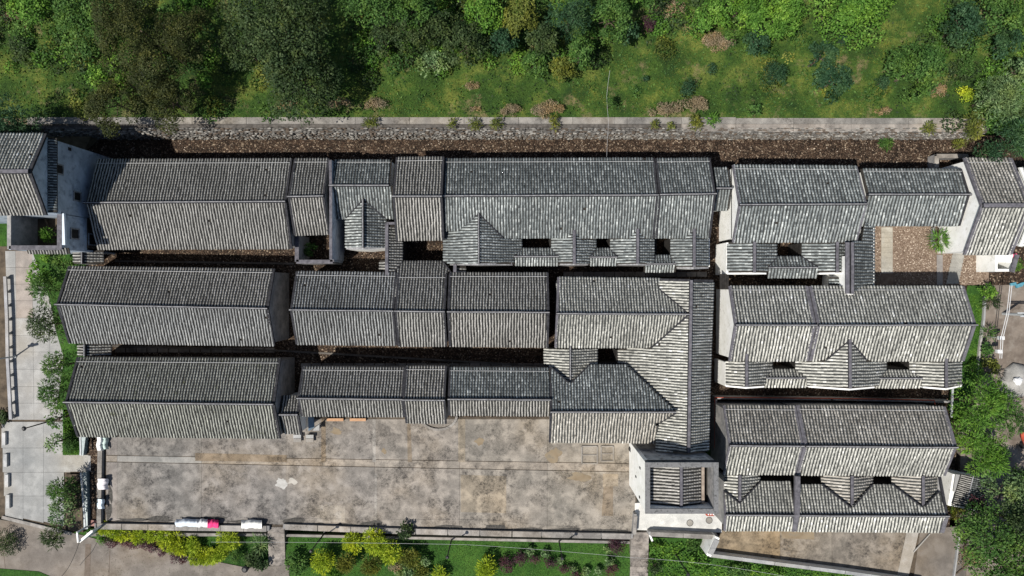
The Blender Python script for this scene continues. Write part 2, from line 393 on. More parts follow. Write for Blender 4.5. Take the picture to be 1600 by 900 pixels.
    def ridge(s, a, b, w=0.17, h=0.40, cap=0.06, mats=None):
        """plastered ridge between two world points, with a thin pale cap"""
        a = Vector(a); b = Vector(b); n = max(1, int((b - a).length / 1.3)); P = [a.lerp(b, i / n) for i in range(n + 1)]
        for i in range(1, n): P[i] = P[i] + Vector((rnd.uniform(-.012, .012), rnd.uniform(-.012, .012), rnd.uniform(-.02, .02)))
        m = MB(); c = MB(); d = (b - a).normalized() * .01
        for p, q in zip(P[:-1], P[1:]):
            m.bar(p - d, q + d, w, h, -0.05); c.bar(p - d, q + d, cap if cap else w * 0.9, 0.025, h - 0.049)
        o = m.build('ridge', mats[0] if mats else RIDGE, s.e); x = bpy.data.objects.new('ridge_cap', None)
        me = bpy.data.meshes.new('ridge_cap'); me.from_pydata(c.v, [], c.f); me.materials.append(mats[1] if mats else RIDGE_TOP)
        bpy.data.objects.remove(x); x = bpy.data.objects.new('ridge_cap', me); COL.objects.link(x); x.parent = o
        return o
    def ridge_px(s, p0, p1, z, wide=False, h=0.36):
        if wide: return s.ridge(W(*p0, z), W(*p1, z), 0.27, h, 0.22, (RIDGE, RIDGE_MID))
        return s.ridge(W(*p0, z), W(*p1, z), 0.17, h)
    def verge(s, a, b, w=0.18, h=0.18, m=None):
        k = MB(); k.bar(a, b, w, h, -0.08); return k.build('verge', m or RIDGE, s.e)
    def seam(s, pl, p0, p1, w=0.10, h=0.09, m=None):
        k = MB(); k.bar(pl.hit(*p0), pl.hit(*p1), w, h, 0.02); return k.build('valley_strip', m or RIDGE, s.e)
    def walls(s, xy, z0, z1, m=None, name='wall'):
        k = MB(); k.prism(xy, z0, z1); return k.build(name, m or s.wallm, s.e)
    def thinwall(s, pts, z0=0.0, t=0.2, m=None, cap=None, name='wall'):
        """vertical wall whose top follows px points (x,y,z)"""
        k = MB()
        for (a, b) in zip(pts[:-1], pts[1:]):
            A = W(*a); B = W(*b); d = Vector((B.x - A.x, B.y - A.y, 0)); tn = Vector((-d.y, d.x, 0)).normalized() * t / 2
            k.prism([(A - tn)[:2], (B - tn)[:2], (B + tn)[:2], (A + tn)[:2]], z0, [A.z, B.z, B.z, A.z])
        o = k.build(name, m or s.wallm, s.e)
        if cap:
            c = MB()
            for (a, b) in zip(pts[:-1], pts[1:]): c.bar(W(*a), W(*b), t + 0.03, 0.05, 0.002)
            me = bpy.data.meshes.new('coping'); me.from_pydata(c.v, [], c.f); me.materials.append(cap); x = bpy.data.objects.new('coping', me); COL.objects.link(x); x.parent = o
        return o
    def gable(s, rl, rr, zr, n, so, zn, zs, left=True, right=True, wall=True, z0=0.0, tiles=None, tn=None, ts=None, sp=None, bright=0, wires=True, vm=None, vw=0.18, rc=None, ridge=True, npoly=None, spoly=None):
        """double-pitched roof: ridge rl-rr, north eave n=(l,r), south eave so=(l,r), all pixels"""
        XL = (W(*rl, zr).x + W(*n[0], zn).x + W(*so[0], zs).x) / 3; XR = (W(*rr, zr).x + W(*n[1], zn).x + W(*so[1], zs).x) / 3
        def fix(p, z, X): q = W(*p, z); return Vector((X, q.y, z))
        RL, RR = fix(rl, zr, XL), fix(rr, zr, XR); NL, NR = fix(n[0], zn, XL), fix(n[1], zn, XR); SL, SR = fix(so[0], zs, XL), fix(so[1], zs, XR)
        def back(p): k = (H - p.z) / H * S; return (p.x / k + 800, 450 - p.y / k)
        a = s.slope((back(RL), back(RR)), zr, (back(NL), back(NR)), zn, npoly, tiles=tn or tiles, sp=sp, bright=bright)
        b = s.slope((back(RL), back(RR)), zr, (back(SL), back(SR)), zs, spoly, tiles=ts or tiles, sp=sp, bright=bright)
        if ridge: s.ridge(RL, RR) if rc is None else s.ridge(RL, RR, *rc)
        i = 0.04
        for f, A, B, X, sg in ((left, NL, SL, XL, 1), (right, NR, SR, XR, -1)):
            if f:
                R = RL if sg == 1 else RR; dx = Vector((sg * 0.07, 0, 0))
                s.verge(R + dx, A + dx, vw, m=vm); s.verge(R + dx, B + dx, vw, m=vm)
        if wall:
            ov = 0.28; d = 0.14
            k = MB(); bt = []
            for X, N_, R_, S_ in ((XL + i, NL, RL, SL), (XR - i, NR, RR, SR)):
                sn = (R_.z - N_.z) / (N_.y - R_.y); ss = (R_.z - S_.z) / (R_.y - S_.y)
                bt.append([(X, N_.y - ov, z0), (X, N_.y - ov, N_.z + sn * ov - d), (X, R_.y, R_.z - d), (X, S_.y + ov, S_.z + ss * ov - d), (X, S_.y + ov, z0)])
            k.v = bt[0] + bt[1]; k.f = [(0, 1, 2, 3, 4), (9, 8, 7, 6, 5)] + [(j, j + 5, (j + 1) % 5 + 5, (j + 1) % 5) for j in range(5)]; k.m = [0] * 7
            k.build('wall', s.wallm, s.e)
        if wires:
            k = MB(); q0 = NL.lerp(RL, 0.10) + Vector((0.1, 0, 0.16)); q1 = NR.lerp(RR, 0.10) + Vector((-0.1, 0, 0.16)); k.tube([q0, q1], 0.016, 4)
            k.build('lightning_wire', WIRE, s.e)
        s.c = dict(RL=RL, RR=RR, NL=NL, NR=NR, SL=SL, SR=SR); return a, b

GH = 'grey-tiled houses of the walled compound'
def house(label, cat, px, py, tiles, wall, name='tiled_house', sp=0.232):
    return House(name, label, cat, W(px, py, 0), tiles, wall, GH, sp)

# ------------------------------------------------------------------ ground, terraces, roads
def sheet(name, px, z, m, thick=0.3, color=None, kind='structure', parent=None, label=None, cat=None):
    k = MB(); k.prism([W(x, y, z)[:2] for x, y in px], z - thick, z)
    o = k.build(name, m, parent, kind=kind if parent is None else None, color=color)
    return tag(o, label, cat)

k = MB(); k.face([(-400, -400, -1.3), (400, -400, -1.3), (400, 400, -1.3), (-400, 400, -1.3)]); k.build('ground', LAWN, kind='structure')
sheet('cobbled_alleys', [(95, 212), (1572, 212), (1640, 300), (1640, 444), (1528, 446), (1520, 560), (1500, 640), (1492, 735), (1482, 836), (1118, 836), (1118, 700), (985, 700), (985, 690), (100, 690)], 0.0, COBBLE, 1.5)
# hill behind the retaining wall: gently bumpy, rising away
def hill():
    nx, ny = 150, 60; x0, x1 = -75, 75; y0, y1 = 14.22, 60.0; from mathutils import noise as mn
    v = []
    for j in range(ny + 1):
        for i in range(nx + 1):
            x = x0 + (x1 - x0) * i / nx; t = (j / ny) ** 1.4; y = y0 + (y1 - y0) * t
            z = 2.6 + 0.035 * (y - y0) + (0.55 * mn.noise((x * 0.25, y * 0.25, 1)) + 0.25 * mn.noise((x * 0.8, y * 0.8, 3))) * min(1, (y - y0) / 2.5)
            v.append((x, y, z))
    f = [(j * (nx + 1) + i, j * (nx + 1) + i + 1, (j + 1) * (nx + 1) + i + 1, (j + 1) * (nx + 1) + i) for j in range(ny) for i in range(nx)]
    me = bpy.data.meshes.new('hillside'); me.from_pydata(v, [], f); me.materials.append(HILLG); me.polygons.foreach_set('use_smooth', [True] * len(f))
    o = link('hillside', me, kind='structure')
    return lambda x, y: 2.6 + 0.035 * (y - y0) + (0.55 * mn.noise((x * 0.25, y * 0.25, 1)) + 0.25 * mn.noise((x * 0.8, y * 0.8, 3))) * max(0, min(1, (y - y0) / 2.5))
hz = hill()
# retaining wall: core, kerb, gutter and rubble stones
STONE = [simple('rubble_stone_%s' % n, a, b, 4, bs=0.6) for n, a, b in (('grey', (0.07, 0.066, 0.06), (0.18, 0.17, 0.155)), ('pale', (0.17, 0.16, 0.145), (0.33, 0.315, 0.285)), ('brown', (0.06, 0.048, 0.038), (0.14, 0.11, 0.085)))]
RW = empty('retaining_wall', W(800, 212, 0), 'long rubble stone retaining wall with pale concrete kerb below the green hill', 'retaining wall')
yT = W(0, 207, 2.6).y; k = MB(); xl, xr = W(40, 0, 2.6).x, W(1545, 0, 2.6).x
k.box(((xl + xr) / 2, yT + 0.6, 0.7), (xr - xl, 1.1, 3.4)); k.build('wall_core', simple('mortar', (0.05, 0.045, 0.04), (0.12, 0.11, 0.10), 3), RW)
KZ = 2.64
def kerb_piece(x0, x1, y0, y1, z):
    a, b = W(x0, y0, z), W(x1, y1, z); q = MB(); q.box(((a.x + b.x) / 2, (a.y + b.y) / 2, z - 0.2), (b.x - a.x - 0.03, abs(a.y - b.y), 0.4)); return q
xs = [42, 130, 215, 300, 385, 470, 555, 640, 725, 810, 895, 980, 1065, 1150, 1240, 1330, 1420, 1538]
for a, b in zip(xs[:-1], xs[1:]):
    q = kerb_piece(a, b, 183.2 if a < 1100 else 184.5, 193.5, KZ); t = rnd.uniform(0.85, 1.1); q.build('kerb_slab', CONC_KERB, RW, color=(t, t, t * 0.98, 1))
    if a >= 1065:
        q = kerb_piece(a, b, 194, 206, KZ - 0.08); q.build('ledge_slab', CONC_KERB, RW, color=(1.15, 1.1, 1.05, 1))
stonemb = [MB() for _ in STONE]
def stone(c, sx, sy, sz, i=None):
    i = rnd.choice((0, 0, 1, 2)) if i is None else i; mb = stonemb[i]; b = len(mb.v); rz = rnd.uniform(-0.35, 0.35)
    for dz, s in ((-0.5, 0.92), (0.25, 1.0), (0.5, 0.66)):
        for j in range(6):
            a = j * math.pi / 3 + rz; rr = s * rnd.uniform(0.86, 1.1)
            mb.v.append((c[0] + sx * 0.5 * rr * math.cos(a), c[1] + sy * 0.5 * rr * math.sin(a), c[2] + dz * sz))
    for l in range(2):
        for j in range(6): mb.f.append((b + l * 6 + j, b + l * 6 + (j + 1) % 6, b + l * 6 + 6 + (j + 1) % 6, b + l * 6 + 6 + j)); mb.m.append(0)
    mb.f.append(tuple(b + 12 + j for j in range(6))); mb.m.append(0)
x = xl
while x < xr:
    for r in range(3):
        sx = rnd.uniform(0.28, 0.6); stone((x + rnd.uniform(-.1, .1), yT + 0.06 + r * 0.14, 2.5 + rnd.uniform(-.09, .09)), sx, rnd.uniform(0.09, 0.15), 0.2)
    for zz in np.arange(0.12, 2.4, 0.24):
        stone((x + rnd.uniform(-.12, .12), yT + 0.06 + rnd.uniform(-.04, .04), zz), rnd.uniform(0.25, 0.4), 0.3, 0.18)
    x += 0.3
for mb, m in zip(stonemb, STONE): mb.build('rubble_stones', m, RW, kind='stuff')
# earth slope under the left end of the wall
k = MB(); a = W(60, 200, 2.4); k.prism([W(-150, 190, 0)[:2], W(178, 198, 0)[:2], W(130, 240, 0)[:2], W(-150, 250, 0)[:2]], -0.5, [2.3, 2.3, 0.0, 0.0]); k.build('earth_bank', simple('earth', (0.11, 0.085, 0.05), (0.22, 0.18, 0.11), 2), kind='structure')

# forecourt of old concrete
FC = sheet('forecourt', [(158, 652), (995, 652), (995, 838), (158, 822)], 0.05, CONC, 0.9, (.42, .36, .3, 1))
def lerp(a, b, t): return a + (b - a) * t
def slab_at(q, z, m, parent, col, name='concrete_slab', gap=0.010, th=0.14):
    P = [W(*p, z) for p in q]; c = sum(P, Vector()) / len(P)
    P = [p + (c - p).normalized() * gap for p in P]
    k = MB(); k.prism([p[:2] for p in P], z - th, z); o = k.build(name, m, None, color=(*col, 1)); o.parent = parent; return o
fx = [166, 183, 315, 447, 585, 718, 855, 993]
def yl(x, y0, y1): return y0 + (y1 - y0) * (x - 166) / (990 - 166)
tc = [(0.95, 0.92, 0.93), (0.93, 0.92, 0.92), (0.94, 0.92, 0.92), (1.0, 0.97, 0.95), (1.05, 1.0, 0.95), (1.08, 1.03, 0.96), (1.1, 1.05, 0.97)]
for i in range(7):
    a, b = fx[i], fx[i + 1]
    t = tc[i]; v = rnd.uniform(0.95, 1.04)
    slab_at([(a, 655), (b, 655), (b, yl(b, 711, 724)), (a, yl(a, 711, 724))], 0.10, CONC, FC, tuple(x * v * 0.97 for x in t))
    slab_at([(a, yl(a, 722, 738)), (b, yl(b, 722, 738)), (b, yl(b, 814, 831)), (a, yl(a, 814, 831))], 0.10, CONC, FC, tuple(x * v for x in t))
    cc = (1.1, 1.06, 1.0) if i in (1,) else (1.05, .97, 0.88) if i % 2 else (1.04, .98, 0.91)
    slab_at([(a, yl(a, 712, 725)), (b, yl(b, 712, 725)), (b, yl(b, 721, 737)), (a, yl(a, 721, 737))], 0.095, CONC_PALE if i == 1 else CONC, FC, tuple(x * (0.72 if i == 1 else 1.1) for x in cc), 'strip_slab')
PATCH = simple('concrete_patch_ochre', (0.28, 0.235, 0.165), (0.38, 0.32, 0.23), 1.2, extra=(2.5, 0.5, 0.68, (0.25, 0.225, 0.19)))
PATCHL = simple('concrete_patch_light', (0.32, 0.30, 0.27), (0.40, 0.375, 0.335), 1.2)
PATCHB = simple('concrete_patch_brown', (0.17, 0.13, 0.085), (0.25, 0.20, 0.135), 1.0, extra=(2.0, 0.5, 0.7, (0.15, 0.13, 0.10)))
for q, m in (([(720, 742), (791, 744), (791, 802), (720, 800)], 'O'), ([(496, 789), (539, 790), (539, 816), (496, 815)], 'L'), ([(943, 760), (958, 760), (958, 806), (940, 806)], 'B'),
             ([(305, 708), (448, 711), (448, 722), (305, 720)], 'B'), ([(716, 655), (727, 655), (727, 722), (716, 722)], 'O'), ([(582, 655), (587, 655), (587, 722), (582, 722)], 'L'), ([(636, 655), (641, 655), (644, 722), (637, 722)], 'B'), ([(502, 655), (509, 655), (509, 722), (502, 722)], 'B'), ([(942, 740), (966, 741), (966, 760), (942, 760)], 'O'), ([(585, 740), (589, 740), (589, 824), (585, 824)], 'L')):
    slab_at(q, 0.108, CONC, FC, {'O': (1.2, 1.08, .90), 'L': (1.22, 1.2, 1.17), 'B': (.88, .76, .62)}[m], 'patch_slab', 0.0, 0.02)
MOULD = simple('mould_stain', (0.035, 0.033, 0.030), (0.085, 0.080, 0.073), 6.0)
def blot(cx, cy, rx, ry, n=16, z=.112):
    ph = rnd.uniform(0, 6); k = MB(); k.prism([W(cx + rx * (1 + .25 * math.sin(3 * a + ph) + rnd.uniform(-.22, .22)) * math.cos(a), cy + ry * (1 + .3 * math.sin(2 * a + ph) + rnd.uniform(-.22, .22)) * math.sin(a), z)[:2] for a in np.linspace(0, 2 * math.pi, n, endpoint=False)], .09, z); return k
for cx, cy, rx, ry in ((205, 812, 26, 3), (250, 811, 20, 4), (290, 815, 18, 3), (330, 810, 22, 4), (380, 815, 20, 2.5), (460, 815, 18, 6), (500, 820, 12, 3), (545, 821, 24, 3), (580, 819, 14, 5), (640, 825, 34, 2), (700, 824, 26, 3), (772, 824, 16, 6), (820, 828, 30, 3), (880, 828, 26, 3), (940, 830, 34, 4), (172, 770, 4, 14), (170, 800, 5, 12)):
    o = blot(cx, cy, rx, ry).build('mould_stain', MOULD); o.parent = FC
k = MB(); c = W(440, 755, .1)
o = blot(440, 755, 9, 9, 20, .114).build('chalk_patch', simple('chalk', (.32, .31, .29), (.42, .41, .39), 3)); o.parent = FC
o = blot(457, 752, 7, 6, 20, .113).build('chalk_patch', PATCHL); o.parent = FC
for cx, cy, rx, ry in ((525, 674, 8, 5), (600, 705, 4, 4), (749, 690, 7, 5), (865, 712, 13, 10), (905, 745, 16, 7)): o = blot(cx, cy, rx, ry, 20, .111).build('rust_stain', PATCHB); o.parent = FC
# little brick edged beds by the lower hall
bd = MB()
for x0, x1, y0, y1 in ((909, 933, 697, 724), (939, 958, 697, 720)):
    for a, b in (((x0, y0), (x1, y0)), ((x1, y0), (x1, y1)), ((x1, y1), (x0, y1)), ((x0, y1), (x0, y0))): bd.bar(W(*a, .1), W(*b, .1), 0.10, 0.12, 0)
    bd.bar(W(x0, (y0 + y1) / 2, .1), W(x1, (y0 + y1) / 2, .1), 0.08, 0.09, 0)
tag(recenter(bd.build('brick_edging', CONC_KERB), W(932, 710, .1)), 'low brick edged beds against the forecourt side of the lower long hall', 'planting bed')
# curved kerb under the middle porch
k = MB(); pts = [W(685 + 29 * math.cos(a), 648 + 23 * math.sin(a), .12) for a in np.linspace(0.1, math.pi - 0.3, 14)]
for a, b in zip(pts[:-1], pts[1:]): k.bar(a, b, 0.2, 0.14, 0)
tag(recenter(k.build('curved_step', CONC_KERB), W(685, 660, 0)), 'curved concrete step below the middle porch of the front row', 'step')

# low wall on the south side of the forecourt
def wall_thing(name, label, cat, pts, z0, z1, t, m, capm=None, capover=0.04, group=None, piece=None):
    """straight wall pieces along pixels at height z1, with coping slabs as parts"""
    e = empty(name, W(*pts[0], z0), label, cat, group); k = MB()
    for a, b in zip(pts[:-1], pts[1:]):
        A, B = W(*a, z1), W(*b, z1); d = (B - A).normalized() * (t * 0.45); k.bar(Vector((A.x, A.y, z0)) - d, Vector((B.x, B.y, z0)) + d, t, z1 - z0 - (0.08 if capm else 0))
    k.build('wall', m, e)
    if capm:
        for a, b in zip(pts[:-1], pts[1:]):
            A, B = W(*a, z1 - 0.08), W(*b, z1 - 0.08); n = max(1, round((B - A).length / (piece or 2.5)))
            for i in range(n):
                q = MB(); q.bar(A.lerp(B, i / n + 0.004), A.lerp(B, (i + 1) / n - 0.004), t + 2 * capover, 0.08, rnd.uniform(-.004, .006)); v = rnd.uniform(0.85, 1.12)
                q.build('coping_slab', capm, e, color=(v, v, v, 1))
    return e
wall_thing('forecourt_wall', 'low weathered concrete wall between the forecourt and the garden, left of the first steps', 'low wall', [(150, 822), (273, 824), (345, 825), (417, 826)], -1.0, 0.42, 0.42, GREYW, CONC_KERB)
wall_thing('forecourt_wall', 'long low weathered concrete wall between forecourt and garden, from the first steps to the gate', 'low wall', [(445, 823), (600, 829), (800, 834), (986, 838)], -1.0, 0.42, 0.40, GREYW, CONC_KERB)
sheet('garden_edge', [(135, 832), (417, 834), (990, 846), (990, 850), (417, 838), (135, 838)], -0.5, CONC_KERB, 0.5)
GZ = -0.9
sheet('garden_lawn', [(130, 826), (1130, 842), (1700, 880), (1700, 990), (-200, 990), (-200, 826)], GZ, LAWN, 0.3)
sheet('concrete_road', [(-200, 800), (0, 812), (60, 822), (128, 836), (160, 845), (225, 850), (290, 868), (380, 886), (452, 884), (452, 1000), (-200, 1000)], GZ + 0.06, CONC_ROAD, 0.3, (1.0, 1.0, 1.0, 1))
rj = MB()
for a, b in (((172, 852), (170, 905)), ((0, 822), (10, 900)), ((138, 850), (136, 905))): rj.bar(W(*a, GZ + .06), W(*b, GZ + .06), 0.05 if a[0] != 138 else 0.5, 0.01, 0)
rj.build('road_joints', simple('joint_dirt', (0.10, 0.08, 0.06), (0.15, 0.12, 0.1), 3), kind='structure')
sheet('grass_verge', [(-60, 884), (60, 893), (100, 910), (-60, 960)], GZ + 0.10, LAWN, 0.2)
# west plaza
PZ = sheet('plaza', [(-8, 385), (140, 385), (140, 700), (142, 738), (110, 738), (112, 834), (60, 822), (0, 808), (-8, 640)], -0.12, SOIL, 0.9)
ys = [392, 418, 444, 470, 497, 524, 550, 577, 604, 630, 656]
for j in range(len(ys) - 1):
    y0, y1 = ys[j], ys[j + 1]; xa, xb = lerp(8, 17, (y0 - 392) / 264), lerp(8, 17, (y1 - 392) / 264)
    xs_ = [0, 24, 50, 76, 100] ; xs_ = xs_ + ([118, 134] if 548 < y0 < 552 or 520 < y0 < 530 else [])
    for i in range(len(xs_) - 1):
        v = rnd.uniform(0.93, 1.03); c = (v, v * 0.985, v * 0.96)
        if i == 1 and y0 < 490: c = (v * 0.98, v * 0.86, v * 0.78)
        l0 = xa if i == 0 else xs_[i] + (y0 - 392) * 0.012; l1 = xb if i == 0 else xs_[i] + (y1 - 392) * 0.012
        slab_at([(l0, y0), (xs_[i + 1] + (y0 - 392) * .012, y0), (xs_[i + 1] + (y1 - 392) * .012, y1), (l1, y1)], -0.06, CONC_PALE, PZ, c, 'paving_slab', 0.012)
ys = [659, 700, 738, 775, 806]
for j in range(4):
    y0, y1 = ys[j], ys[j + 1]; xs_ = [2 + (y0 - 659) * .05, 36, 68, 100 if j != 1 else 110]
    for i in range(3):
        v = rnd.uniform(0.88, 0.96); slab_at([(xs_[i], y0), (xs_[i + 1], y0), (xs_[i + 1], y1 + (5 * i if j == 3 else 0) + (6 if j == 3 else 0)), (xs_[i], y1 + (5 * (i - 1) + 4 if j == 3 and i else 0))], -0.06, CONC_PALE, PZ, (v, v, v * 0.98), 'paving_slab', 0.012)
slab_at([(100, 711), (140, 711), (141, 737), (100, 737)], -0.03, CONC_PALE, PZ, (0.95, 0.95, 0.93), 'entrance_slab', 0.0)
k = MB(); k.bar(W(3, 808, 0), W(60, 822, 0), 0.28, 0.12, -0.08); k.bar(W(60, 822, 0), W(112, 834, 0), 0.28, 0.12, -0.08); k.build('plaza_kerb', CONC_KERB, PZ, color=(1.1, 1.1, 1.1, 1))
sheet('planting_strip', [(98, 640), (124, 640), (124, 711), (98, 711)], 0.0, LAWN, 0.6)
sheet('planting_strip', [(102, 741), (126, 741), (130, 832), (106, 828)], 0.0, SOIL, 0.6)
sheet('planting_strip', [(50, 392), (104, 392), (134, 392), (134, 600), (112, 640), (88, 640), (100, 560), (88, 520), (78, 470)], 0.04, LAWN, 0.15)

# ------------------------------------------------------------------ houses
EV, RG = 3.7, 5.18
# --- top row, from the left
A0 = House('watchtower_house', 'two-storey tower house with blue-grey end wall at the far left, north of the tree-lined plaza', 'tower house', W(60, 270, 0), T_WARM, BLUEW, None, 0.24)
TX = -34.7
def P3(x, y, z): return Vector((x, y, z))
yN, yS, yR = W(0, 209, 8.9).y, W(0, 336, 8.9).y, W(0, 268.5, 10.6).y
def bk(p): k_ = (H - p.z) / H * S; return (p.x / k_ + 800, 450 - p.y / k_)
xw = -50.0
A0.slope((bk(P3(xw, yR, 10.6)), bk(P3(TX, yR, 10.6))), 10.6, (bk(P3(xw, yN, 8.9)), bk(P3(TX, yN, 8.9))), 8.9, tiles=T_PALE)
A0.slope((bk(P3(xw, yR, 10.6)), bk(P3(TX, yR, 10.6))), 10.6, (bk(P3(xw, yS, 8.9)), bk(P3(TX, yS, 8.9))), 8.9, tiles=T_BROWN, bright=0.08)
A0.ridge(P3(xw, yR, 10.6), P3(TX, yR, 10.6), 0.3, 0.3, 0.26, (RIDGE, RIDGE_MID))
for yy in (yN, yS): A0.verge(P3(TX, yR, 10.6), P3(TX, yy, 8.9))
k = MB(); w0, w1 = yN - 0.25, yS + 0.25
k.v = [(X, y, z) for X in (xw, TX - 0.02) for y, z in ((w0, -0.5), (w0, 8.95), (yR, 10.48), (w1, 8.95), (w1, -0.5))]
k.f = [(0, 1, 2, 3, 4), (9, 8, 7, 6, 5)] + [(j, j + 5, (j + 1) % 5 + 5, (j + 1) % 5) for j in range(5)]; k.m = [0] * 7; tw = k.build('wall', BLUEW, A0.e)
A0.slope((bk(P3(TX - 0.1, w0, 8.75)), bk(P3(TX - 0.1, w1, 8.75))), 8.75, (bk(P3(TX + 0.55, w0, 8.55)), bk(P3(TX + 0.55, w1, 8.55))), 8.55, tiles=T_DARK, sp=0.2)
def opening(parent, c, d, axis='x', frame=True, m=DARKHOLE, name='window'):
    """recessed window: frame proud, dark pane; centre c, size d=(along, up)"""
    k = MB(); s = (0.05, d[0], d[1]) if axis == 'x' else (d[0], 0.05, d[1]); k.box(c, s); o = k.build(name, m, parent)
    if frame:
        q = MB(); a, b = d
        for da, db, wa, wb in ((0, b / 2 + .05, a + .2, .1), (0, -b / 2 - .05, a + .2, .1), (a / 2 + .05, 0, .1, b), (-a / 2 - .05, 0, .1, b)):
            if axis == 'x': q.box((c[0], c[1] + da, c[2] + db), (0.14, wa, wb))
            else: q.box((c[0] + da, c[1], c[2] + db), (wa, 0.14, wb))
        me = bpy.data.meshes.new('window_frame'); me.from_pydata(q.v, [], q.f); me.materials.append(RIDGE_TOP); x = bpy.data.objects.new('window_frame', me); COL.objects.link(x); x.parent = o
    return o
opening(A0.e, (TX, 9.1, 7.5), (0.62, 0.8)); opening(A0.e, (TX, 7.3, 5.3), (0.6, 0.8)); opening(A0.e, (TX, 11.0, 7.9), (0.2, 0.3), frame=False)
opening(A0.e, (TX, 10.9, 6.2), (0.25, 0.35), frame=False)
# roofless yard on the tower's south side
y0, y1 = yS + 0.3, W(0, 387, 7.2).y; yx0 = W(11, 0, 7.2).x
k = MB()
k.box((TX - 0.17, (y0 + y1) / 2, 3.4), (0.3, y0 - y1, 7.4)); k.build('yard_wall', BLUEW, A0.e)
k = MB(); k.box(((yx0 + TX) / 2, y1, 3.35), (TX - yx0, 0.3, 7.3)); k.build('yard_wall', BLUEW, A0.e)
k = MB(); k.box((yx0, (y0 + y1) / 2, 3.35), (0.3, y0 - y1 + .2, 7.3)); k.build('yard_wall', GREYW, A0.e)
k = MB(); k.box((TX - 0.17, (y0 + y1) / 2, 7.14), (0.36, y0 - y1 + .3, 0.07)); k.box(((yx0 + TX) / 2, y1, 7.06), (TX - yx0 - .4, 0.36, 0.07)); k.build('coping', RIDGE_MID, A0.e)
k = MB(); k.box(((yx0 + TX) / 2, (y0 + y1) / 2, 1.8), (TX - yx0, y0 - y1, 4.4)); k.build('yard_floor', SOIL, A0.e)
k = MB(); k.bar(W(100, 334, 6.9), W(102, 383, 6.9), .3, .25); k.build('white_ledge', simple('ledge_blue_white', (.5, .56, .62), (.6, .66, .72), 3), A0.e)
k = MB(); k.bar((yx0 + .9, y0, 4.2), (yx0 + 1.4, y0 - 1.5, 4.2), .1, .1); k.bar((yx0 + .5, y0 - .8, 4.2), (yx0 + 2.0, y0 - 1.2, 4.2), .08, .08); k.build('fallen_beam', BARK, A0.e)
A0.slope((bk(P3(yx0 + 1.3, y1, 7.0)), bk(P3(TX + .4, y1, 7.0))), 7.0, (bk(P3(yx0 + 1.3, y1 - .45, 6.8)), bk(P3(TX + .4, y1 - .45, 6.8))), 6.8, sp=0.22)
opening(A0.e, (TX, 4.3, 5.6), (0.7, 0.9)); opening(A0.e, (TX, 4.0, 3.2), (0.8, 1.2))

b = house('longest left hall of the top row, abutting the blue-grey tower wall, under weathered grey tiles', 'house', 300, 318, T_WARM, GREYW)
b.gable((139, 317.5), (447, 315.5), RG, ((146, 249), (454, 248)), ((152, 390), (460, 389)), EV, EV, left=False)
b = house('narrow section at the right end of the top-left long hall, with a roofless plant yard', 'house', 485, 310, T_BROWN, GREYW)
b.gable((452, 308), (506, 307), RG + .1, ((456, 248), (513, 248)), ((463, 368), (517, 366)), EV, EV + .05, tn=T_WARM)
for q in ([(464, 367, 3.0), (464, 409, 3.0)], [(463, 409, 3.0), (520, 409, 3.0)], [(519, 409, 3.0), (519, 367, 3.0)]): b.thinwall(q, t=0.3, m=BLUEW if q[0][0] == 519 else GREYW, cap=RIDGE_MID, name='yard_wall')
b = house('small green-grey pavilion with a cross wing pointing south, left of the tall section', 'house', 568, 330, T_BLUE, WHITE)
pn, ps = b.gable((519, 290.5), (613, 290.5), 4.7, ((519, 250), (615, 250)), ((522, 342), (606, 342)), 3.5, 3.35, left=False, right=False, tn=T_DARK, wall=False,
   spoly=[(519, 290.5), (613, 290.5), (617, 342), (603, 341), (568, 311), (541, 342), (522, 342)])
zt = ps.z(568, 312)
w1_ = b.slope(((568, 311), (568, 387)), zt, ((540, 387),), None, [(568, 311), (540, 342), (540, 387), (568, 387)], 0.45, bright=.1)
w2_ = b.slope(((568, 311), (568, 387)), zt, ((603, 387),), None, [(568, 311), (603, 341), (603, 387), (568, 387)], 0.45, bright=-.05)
b.ridge_px((568, 312), (568, 387), zt); b.seam(w1_, (568, 312), (541, 341)); b.seam(w2_, (568, 312), (602, 341))
b.thinwall([(541, 388, w1_.ze - .05), (568, 388, zt), (603, 386, w2_.ze - .05)], t=0.14, cap=RIDGE_TOP)
b.walls([W(519, 253, 3.4)[:2], W(613, 253, 3.4)[:2], W(613, 337, 3.2)[:2], W(524, 337, 3.2)[:2]], 0, 3.1)
b.thinwall([(543, 340, 2.9), (543, 386, 2.9)]); b.thinwall([(600, 340, 2.9), (600, 386, 2.9)])
b.thinwall([(516, 250, 4.3), (517, 300, 5.0), (517, 405, 3.9)], t=0.2, m=BLUEW, cap=RIDGE_MID)
b = house('middle tall gabled section of the top row, directly north of the large black atrium', 'house', 655, 310, T_BROWN, GREYW)
b.gable((614, 307.5), (691, 307.5), 5.6, ((617, 246), (694, 245)), ((621, 376), (694, 375)), 4.0, 3.95, wires=True)

